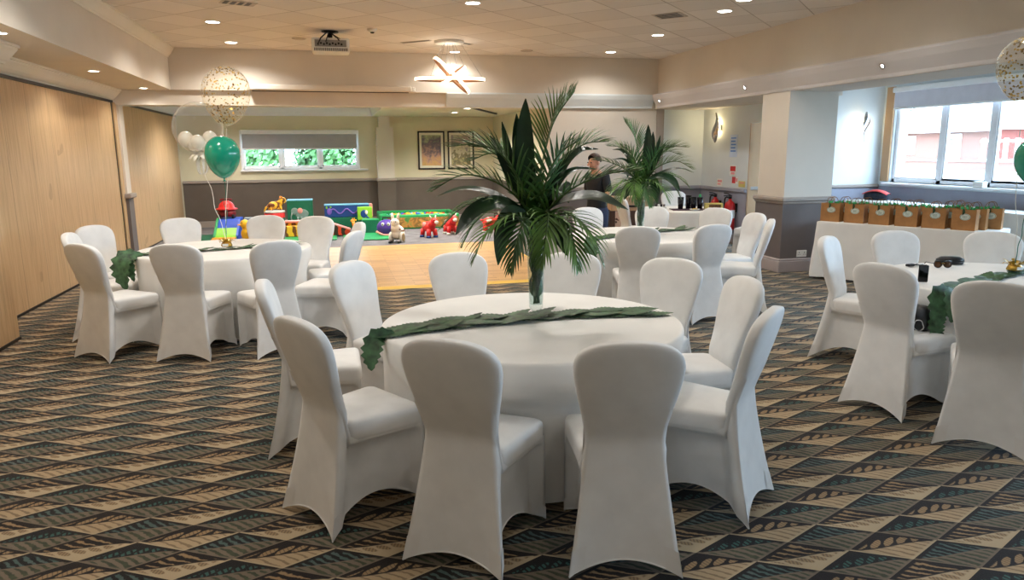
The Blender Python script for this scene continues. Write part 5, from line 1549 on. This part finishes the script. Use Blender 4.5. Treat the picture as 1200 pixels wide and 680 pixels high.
for k in BC:
    q = MB(); q.ellipsoid((0, 0, 0), (.042, .042, .042), 12, 8); bm_[k] = q.mesh('ball'); bm_[k].materials.append(T[k])
where = ['near the left wall', 'near the middle', 'near the right wall']
for i, (x, y) in enumerate(spotsb[:64]):
    k = BC[i % 6]
    z = .19+.06*(1-((x/.7)**2+(y/.5)**2)*.5)
    o = link('play_ball', bm_[k], None, (1.75+x, 15.75+y, FZ+z))
    tag(o, {'cyan': 'pale blue', 'lime': 'lime green'}.get(k, k)+' plastic ball in the ball pit among other balls', 'ball', 'plastic balls in the ball pit')
# lower layer that carries the balls: uncountable
b = MB()
for i in range(13):
    for j in range(8):
        b.ellipsoid((-.66+.11*i, -.44+.125*j, .075), (.045, .045, .045), 8, 6)
tag(b.build('ball_layer', T['yellow'], None, (1.75, 15.75, FZ)), 'lower balls filling the bottom of the ball pit', 'balls', None, 'stuff')
# purple rocker
t = thing('purple_rocker', 'purple rounded rocker toy with a pale smiling side', 'toy', (.97, 13.95, FZ+.0), radians(-15))
b = MB(); b.ellipsoid((0, 0, .165), (.2, .13, .16), 22, 14); b.build('body', T['purple'], t)
b = MB(); b.tube([(-.19+.038*i, -.085-.03*sin(pi*i/10), .1-.07*sin(pi*i/10)) for i in range(11)], .022, 8); b.build('belly_stripe', T['pink'], t)
for x in (-.06, .05):
    b = MB(); b.ellipsoid((x, -.112, .24), (.03, .02, .035), 12, 8); e = b.build('eye', T['white'], t)
    b = MB(); b.ellipsoid((x, -.13, .24), (.012, .008, .016), 8, 6); b.build('pupil', M['black'], e)
b = MB(); b.tube([(-.08, 0, .31), (-.08, 0, .36), (.08, 0, .36), (.08, 0, .31)], .014, 8); b.build('handle', M['black'], t)
# white rabbit ride on
t = thing('rabbit_toy', 'white rabbit ride-on toy with a round wheel at the dance floor edge', 'toy', (1.08, 12.95, FZ), radians(245))
b = MB(); b.ellipsoid((-.03, 0, .17), (.17, .11, .13), 20, 14); b.tube([(.06, 0, .22), (.1, 0, .33)], [.09, .075], 14); b.ellipsoid((.11, 0, .36), (.085, .08, .08), 18, 12); b.tube([(-.18, 0, .12), (-.24, 0, .12)], [.04, .03], 10)
for sy in (-1, 1): b.tube([(.09, sy*.045, .41), (.08, sy*.055, .48), (.07, sy*.06, .53)], [.025, .028, .008], 10)
b.build('body', T['white'], t)
for sy in (-1, 1):
    b = MB(); b.M = Matrix.Translation((.03, sy*.1, .095)) @ Matrix.Rotation(pi/2, 4, 'X'); b.lathe([(.0001, -.02), (.095, -.02), (.095, .02), (.0001, .02)], 24); wl = b.build('wheel', T['white'], t)
    b = MB(); b.M = Matrix.Translation((.03, sy*.122, .095)) @ Matrix.Rotation(pi/2, 4, 'X'); b.lathe([(.06, -.003), (.075, -.003), (.075, .003), (.06, .003)], 24); b.build('tread_ring', mat('brass_ring', (150, 130, 90), .5), wl)
    b = MB(); b.ellipsoid((.175, sy*.04, .38), (.01, .01, .013), 8, 6); b.build('eye', M['black'], t)
    b = MB(); b.ellipsoid((.145, sy*.085, .02), (.07, .035, .02), 12, 8); b.build('foot', M['black'], t)
b = MB(); b.tube([(.1, -.09, .24), (.1, .09, .24)], .013, 8); b.box(-.1, .05, -.112, .112, .2, .22); b.build('strap', T['brown'], t)
# red hopper animals
def red_animal(loc, rz, label, spots_):
    t = thing('hopper_animal', label, 'toy', loc, rz, 'red hopper animal toys')
    b = MB(); b.ellipsoid((0, 0, .2), (.17, .105, .105), 20, 12); b.tube([(.11, 0, .23), (.17, 0, .30)], [.075, .06], 12); b.ellipsoid((.2, 0, .32), (.085, .065, .06), 16, 10)
    for x, y in ((.1, .06), (.1, -.06), (-.1, .06), (-.1, -.06)): b.tube([(x, y, .16), (x*1.15, y*1.3, .03)], [.045, .04], 10)
    b.tube([(-.15, 0, .22), (-.21, 0, .26)], [.03, .015], 8)
    b.build('body', T['red'], t)
    for x, y in ((.115, .078), (.115, -.078), (-.115, .078), (-.115, -.078)):
        b = MB(); b.lathe([(.0001, 0), (.045, 0), (.043, .04), (.0001, .045)], 14, (x, y, 0)); b.build('hoof', T['white'] if spots_ else T['dblue'], t)
    for sy in (-1, 1):
        b = MB(); b.tube([(.17, sy*.04, .37), (.15, sy*.07, .42)], [.016, .008], 8); b.build('horn', T['white'], t)
        b = MB(); b.ellipsoid((.25, sy*.04, .34), (.012, .012, .014), 8, 6); b.build('eye', M['black'], t)
    b = MB(); b.ellipsoid((.275, 0, .30), (.03, .045, .035), 12, 8); b.build('muzzle', T['white'], t)
    b = MB(); b.ellipsoid((-.05, .07, .25), (.07, .05, .05), 12, 8); b.ellipsoid((-.02, -.075, .24), (.06, .04, .05), 12, 8); b.build('patches', T['white'] if spots_ else T['pink'], t)
red_animal((1.72, 13.55, FZ), radians(-65), 'red hopper animal before the ball pit, left and nearest of three', False)
red_animal((2.2, 13.95, FZ), radians(-80), 'red and white hopper animal before the ball pit, second of three', True)
red_animal((3.02, 14.0, FZ), radians(-20), 'red hopper animal at the right, half hidden by palm leaves', True)
# ------------------------------------------------------------------ the standing person
SKIN = mat('skin', (206, 150, 122), .5, .04, 20.)
HAIR = mat('brown_hair', (62, 42, 34), .55, .2, 60.)
TOP = mat('black_jersey', (24, 24, 28), .8, .1, 30.)
JEAN = mat('dark_blue_denim', (34, 44, 72), .8, .12, 60.)
def skin_obj(name, chains, mtl, parent, root, sub=2):
    """chains: lists of (key, (x,y,z), radius); shared keys join"""
    vs = []; rad = []; idx = {}; ed = []
    for ch in chains:
        prev = None
        for key, p, r in ch:
            if key not in idx:
                idx[key] = len(vs); vs.append(p); rad.append(r)
            if prev is not None: ed.append((prev, idx[key]))
            prev = idx[key]
    me = bpy.data.meshes.new(name); me.from_pydata(vs, ed, []); me.materials.append(mtl)
    o = link(name, me, parent)
    o.modifiers.new('Skin', 'SKIN')
    if not me.skin_vertices:
        return o
    for i, d in enumerate(me.skin_vertices[0].data):
        r = rad[i]; d.radius = r if isinstance(r, tuple) else (r, r); d.use_root = (i == idx[root])
    s = o.modifiers.new('Subdivision', 'SUBSURF'); s.levels = sub; s.render_levels = sub
    o.modifiers['Skin'].use_smooth_shade = True
    return o
t = thing('person', 'person with short brown hair, black top and dark jeans, looking down', 'person', (3.40, 9.05, 0), radians(112))
def hand(sd, w):
    """palm and five fingers; w = wrist; hand points forward and inward, fingers curled"""
    x, y, z = w; ch = []
    ch.append([('w%d' % sd, w, .023), ('p%d' % sd, (x-sd*.010, y+.045, z+.004), (.030, .016)), ('k%d' % sd, (x-sd*.016, y+.085, z+.004), (.034, .014))])
    for f in range(4):
        o = (-.027+.018*f); L = (.030, .035, .033, .026)[f]
        b = (x-sd*.016+o, y+.09, z+.004)
        ch.append([('k%d' % sd, None, 0), ('f%d%da' % (sd, f), (b[0], b[1]+L*.8, b[2]-.004), .0088), ('f%d%db' % (sd, f), (b[0]-sd*.003, b[1]+L*1.5, b[2]-.020), .0082), ('f%d%dc' % (sd, f), (b[0]-sd*.005, b[1]+L*1.6, b[2]-.042), .0072)])
    ch.append([('p%d' % sd, None, 0), ('t%da' % sd, (x-sd*.042, y+.055, z+.016), .0105), ('t%db' % sd, (x-sd*.055, y+.085, z+.018), .0095), ('t%dc' % sd, (x-sd*.056, y+.112, z+.010), .008)])
    return ch
body = [[('pel', (0, 0, .86), (.135, .095)), ('spi', (0, .005, 1.0), (.12, .085)), ('che', (0, .01, 1.16), (.14, .095)), ('nb', (0, .0, 1.275), (.08, .06)), ('nk', (0, .025, 1.325), .048), ('hd0', (0, .055, 1.385), (.055, .062)), ('hd1', (0, .065, 1.45), (.072, .088)), ('hd2', (0, .05, 1.505), (.058, .07))]]
for sd in (-1, 1):
    body.append([('nb', None, 0), ('sh%d' % sd, (sd*.155, 0, 1.255), .052), ('ua%d' % sd, (sd*.19, -.01, 1.13), .043), ('el%d' % sd, (sd*.205, .0, 1.01), .036), ('fa%d' % sd, (sd*.17, .11, 1.025), .034), ('w%d' % sd, (sd*.12, .235, 1.045), .023)])
    body += hand(sd, (sd*.12, .235, 1.045))
    body.append([('pel', None, 0), ('hip%d' % sd, (sd*.09, 0, .80), .088), ('kn%d' % sd, (sd*.10, .015, .46), .058), ('cf%d' % sd, (sd*.10, -.01, .32), .052), ('an%d' % sd, (sd*.10, -.02, .085), .036), ('to%d' % sd, (sd*.115, .10, .04), (.038, .028))])
skin_obj('body', body, SKIN, t, 'pel')
top = [[('a', (0, 0, .80), (.175, .128)), ('a2', (0, 0, .88), (.165, .12)), ('b', (0, .005, 1.0), (.15, .11)), ('c', (0, .01, 1.14), (.168, .12)), ('d', (0, .0, 1.272), (.105, .078)), ('n', (0, .012, 1.305), (.064, .06))]]
for sd in (-1, 1): top.append([('d', None, 0), ('s%d' % sd, (sd*.155, 0, 1.258), .066), ('u%d' % sd, (sd*.188, -.01, 1.14), .060), ('e%d' % sd, (sd*.203, -.003, 1.05), .056)])
skin_obj('top', top, TOP, t, 'a')
jn = [[('a', (0, 0, .92), (.155, .115)), ('b', (0, 0, .84), (.165, .122))]]
for sd in (-1, 1): jn.append([('b', None, 0), ('h%d' % sd, (sd*.092, 0, .74), .108), ('m%d' % sd, (sd*.097, .008, .6), .094), ('k%d' % sd, (sd*.10, .015, .46), .080), ('c%d' % sd, (sd*.10, -.008, .3), .072), ('f%d' % sd, (sd*.10, -.018, .1), .064)])
skin_obj('jeans', jn, JEAN, t, 'b')
b = MB(); b.tube([(.062*cos(6.2832*i/24), .012+.064*sin(6.2832*i/24), 1.296-.018*sin(6.2832*i/24)) for i in range(25)], .012, 8); b.build('neckband', TOP, t)
for sd in (-1, 1):
    b = MB(); rows = []
    for y, w_, h_ in ((-.075, .03, .05), (-.05, .042, .075), (.0, .044, .085), (.06, .05, .06), (.11, .05, .045), (.15, .038, .032), (.165, .01, .015)):
        rows.append([(sd*.108+w_*cos(a), y, max(.0, h_*.5+h_*.5*sin(a))) for a in [6.2832*j/16 for j in range(16)]])
    b.grid(rows, True, cap0=True, cap1=True); b.build('shoe', M['black'], t)
Hc = Vector((0, .062, 1.455))
b = MB(); rows = []
for i in range(13):
    ph = pi/2-pi*.98*i/12*.78
    row = []
    for j in range(24):
        th = 6.2832*j/24
        front = max(0., sin(th))
        p2 = max(ph, -.15+.95*front**1.2)
        row.append((Hc.x+.086*cos(p2)*cos(th), Hc.y-.008+.104*cos(p2)*sin(th), Hc.z+.01+.105*sin(p2)))
    rows.append(row)
b.grid(rows, True); b.build('hair', HAIR, t)
for sd in (-1, 1):
    b = MB(); b.ellipsoid((sd*.078, .055, 1.44), (.012, .022, .032), 10, 8); b.build('ear', SKIN, t)
    b = MB(); b.ellipsoid((sd*.032, .142, 1.445), (.013, .008, .008), 10, 8); b.build('eye', M['black'], t)
b = MB(); b.tube([(0, .145, 1.45), (0, .163, 1.425), (0, .166, 1.412), (0, .148, 1.405)], [.008, .011, .013, .008], 8); b.build('nose', SKIN, t)
b = MB(); b.tube([(-.024, .128, 1.385), (0, .136, 1.386), (.024, .128, 1.385)], .0055, 8); b.build('mouth', mat('lips', (168, 92, 84), .5), t)
# ------------------------------------------------------------------ outside the windows
def brick():
    m = bpy.data.materials.new('red_brick'); q = NT(m)
    bt = q.node('ShaderNodeTexBrick'); q.put(bt.inputs['Vector'], q.coord('Object', None, (radians(90), 0, radians(90))))
    bt.inputs['Color1'].default_value = col((126, 54, 44)); bt.inputs['Color2'].default_value = col((140, 64, 52)); bt.inputs['Mortar'].default_value = col((128, 92, 80))
    bt.inputs['Scale'].default_value = 1.; bt.inputs['Brick Width'].default_value = .24; bt.inputs['Row Height'].default_value = .08; bt.inputs['Mortar Size'].default_value = .008
    q.bsdf(bt.outputs['Color'], .9)
    return m
BR = brick()
ROOF = mat('pale_roof_tiles', (176, 166, 158), .8, .06, 2.)
GRS = mat('grass', (74, 112, 52), .95, .2, 1.5)
ROAD = mat('pale_concrete', (150, 148, 146), .9, .03, 1.)
b = MB(); b.prism([(10.05, -.6), (10.05, -.3), (22, .8), (80, .8), (80, -.6)], 1, -30, 90); struct('ground_outside', b, ROAD)
S('ground_garden', [(-20, 10, 17.2, 40, -.5, -.2)], GRS)
FOL = mat('tree_leaves', (70, 112, 50), .7, .3, 3.)
FOL2 = mat('hedge_leaves', (72, 116, 66), .7, .3, 3.)
BARK = mat('bark', (110, 92, 76), .9, .2)
def leaf_cloud(b, c, r, n, s_, rnd):
    for i in range(n):
        a = rnd.uniform(0, 6.2832); u = rnd.uniform(-1, 1); k = rnd.uniform(.72, 1.02)
        d = Vector((sqrt(1-u*u)*cos(a), sqrt(1-u*u)*sin(a), u))
        p = Vector(c)+Vector((d.x*r[0], d.y*r[1], d.z*r[2]))*k
        nn = (d+Vector((rnd.uniform(-.6, .6), rnd.uniform(-.6, .6), rnd.uniform(-.6, .6)))).normalized()
        e = nn.orthogonal().normalized()*s_; f = nn.cross(e.normalized())*s_*.6
        b.add([tuple(p-e), tuple(p+f+nn*s_*.15), tuple(p+e), tuple(p-f+nn*s_*.15)], [(0, 1, 2, 3)], True)
rnd = random.Random(21)
# brick house with a gable
t = thing('brick_house', 'red brick house with a pale roof across the street', 'house', (27., 0, .8))
b = MB(); b.box(0, 8, 25.2, 31.0, 0, 1.55); b.build('brick_wall', BR, t)
b = MB(); b.prism([(24.9, 1.55), (26.2, 2.9), (28.4, 2.9), (31.3, 1.55)], 0, -.4, 8.4); b.build('roof', ROOF, t)
b = MB(); b.box(-.42, -.3, 24.9, 31.3, 1.48, 1.6); b.build('eaves_board', M['pvc'], t)
b = MB(); b.box(-.06, .05, 26.6, 27.5, 0, 1.4); b.build('doorway', M['white'], t)
b = MB(); b.box(-.08, -.05, 27.0, 27.3, .85, 1.2); b.build('door_light', M['dado'], t)
b = MB(); b.box(-.06, .05, 29.2, 30.4, .5, 1.35); w_ = b.build('window_frame', M['white'], t)
b = MB(); b.box(-.07, -.055, 29.3, 30.3, .58, 1.27); b.build('pane', mat('dim_pane', (120, 136, 160), .2), w_)
tag(t); 
t = thing('garden_wall', 'low red brick wall beyond the street window', 'wall', (22.3, 0, .8))
b = MB(); b.box(0, .25, 12, 34, 0, .3); b.build('bricks', BR, t)
b = MB(); b.box(-.05, .3, 12, 34, .3, .36); b.build('coping', ROAD, t)
t = thing('picket_fence', 'white paling fence beside the brick house', 'fence', (25.5, 0, .8))
for k in range(9):
    b = MB(); b.box(0, .1, 20.0+.5*k, 20.16+.5*k, 0, 1.15, bev=.02); b.build('pale', M['white'], t)
b = MB(); b.box(.1, .16, 19.9, 24.3, 1.0, 1.1); b.box(.1, .16, 19.9, 24.3, .25, .35); b.build('rails', M['white'], t)
def tree(loc, h, r, lb, seed, n=900, s_=.22, mt=FOL):
    t = thing('tree', lb, 'tree', loc)
    rn = random.Random(seed)
    b = MB(); b.tube(bez([(0, 0, 0), (.1, .05, h*.3), (0, .1, h*.6)], 8), [.2, .18, .16, .14, .12, .1, .08, .06, .05], 8); b.build('trunk', BARK, t)
    b = MB()
    for k in range(7):
        leaf_cloud(b, (rn.uniform(-.5, .5)*r, rn.uniform(-.5, .5)*r, h*.62+rn.uniform(-.25, .35)*h), (r*.6, r*.6, r*.5), n//7, s_, rn)
    b.build('crown', mt, t, fix=False)
tree((38.6, 34.2, .8), 6.4, 2.6, 'green tree to the right of the brick house', 5)
tree((31, 22.6, .8), 5.6, 2.4, 'green tree at the right edge of the street window', 6)
tree((40, 48, .8), 9., 4., 'distant blue green tree over the house roof', 7, 700, .4)
# hedge and planting behind the playroom window
for i, (x, y, sx, h, lb) in enumerate([(-2.3, 21.0, 1.05, 2.9, 'flowering bush behind the left pane of the playroom window'), (-.1, 21.6, 1.0, 2.6, 'pale bush behind the middle pane of the playroom window'), (2.1, 21.2, 1.05, 2.9, 'green bush behind the right pane of the playroom window')]):
    t = thing('garden_bush', lb, 'bush', (x, y, -.2), 0)
    b = MB(); leaf_cloud(b, (0, 0, h*.5), (sx, .6, h*.55), 1500, .1, random.Random(i)); leaf_cloud(b, (0, 0, h*.5), (sx*.8, .4, h*.5), 800, .12, random.Random(i+9)); b.build('foliage', FOL2, t, fix=False)
    b = MB()
    for k in range(5): b.tube([(0, 0, 0), (-.6+.3*k, .05*k, h*.5)], [.03, .015], 6)
    b.build('stems', BARK, t)
    if i == 0:
        b = MB(); leaf_cloud(b, (-.3, -.1, h*.62), (sx*.8, .7, h*.4), 90, .06, random.Random(40)); b.build('blossoms', T['pink'], t, fix=False)
# ------------------------------------------------------------------ daylight
w = bpy.data.worlds.new('sky'); SC.world = w; w.use_nodes = True
nt = w.node_tree; bg = nt.nodes['Background']
bg.inputs[0].default_value = (.66, .83, 1., 1); bg.inputs[1].default_value = 11.
def portal(loc, rot, sx, sy):
    l = bpy.data.lights.new('window_portal', 'AREA'); l.shape = 'RECTANGLE'; l.size = sx; l.size_y = sy
    l.cycles.is_portal = True
    o = link('window_portal', l, None, loc, rot)
portal((XW+.2, (OY0+OY1)/2, (OZ0+OZ1)/2), (0, radians(90), 0), OZ1-OZ0, OY1-OY0)
portal(((W0+W1)/2, YB+.2, (WZ0+WZ1)/2), (radians(-90), 0, 0), W1-W0, WZ1-WZ0)
SC.view_settings.exposure = .7
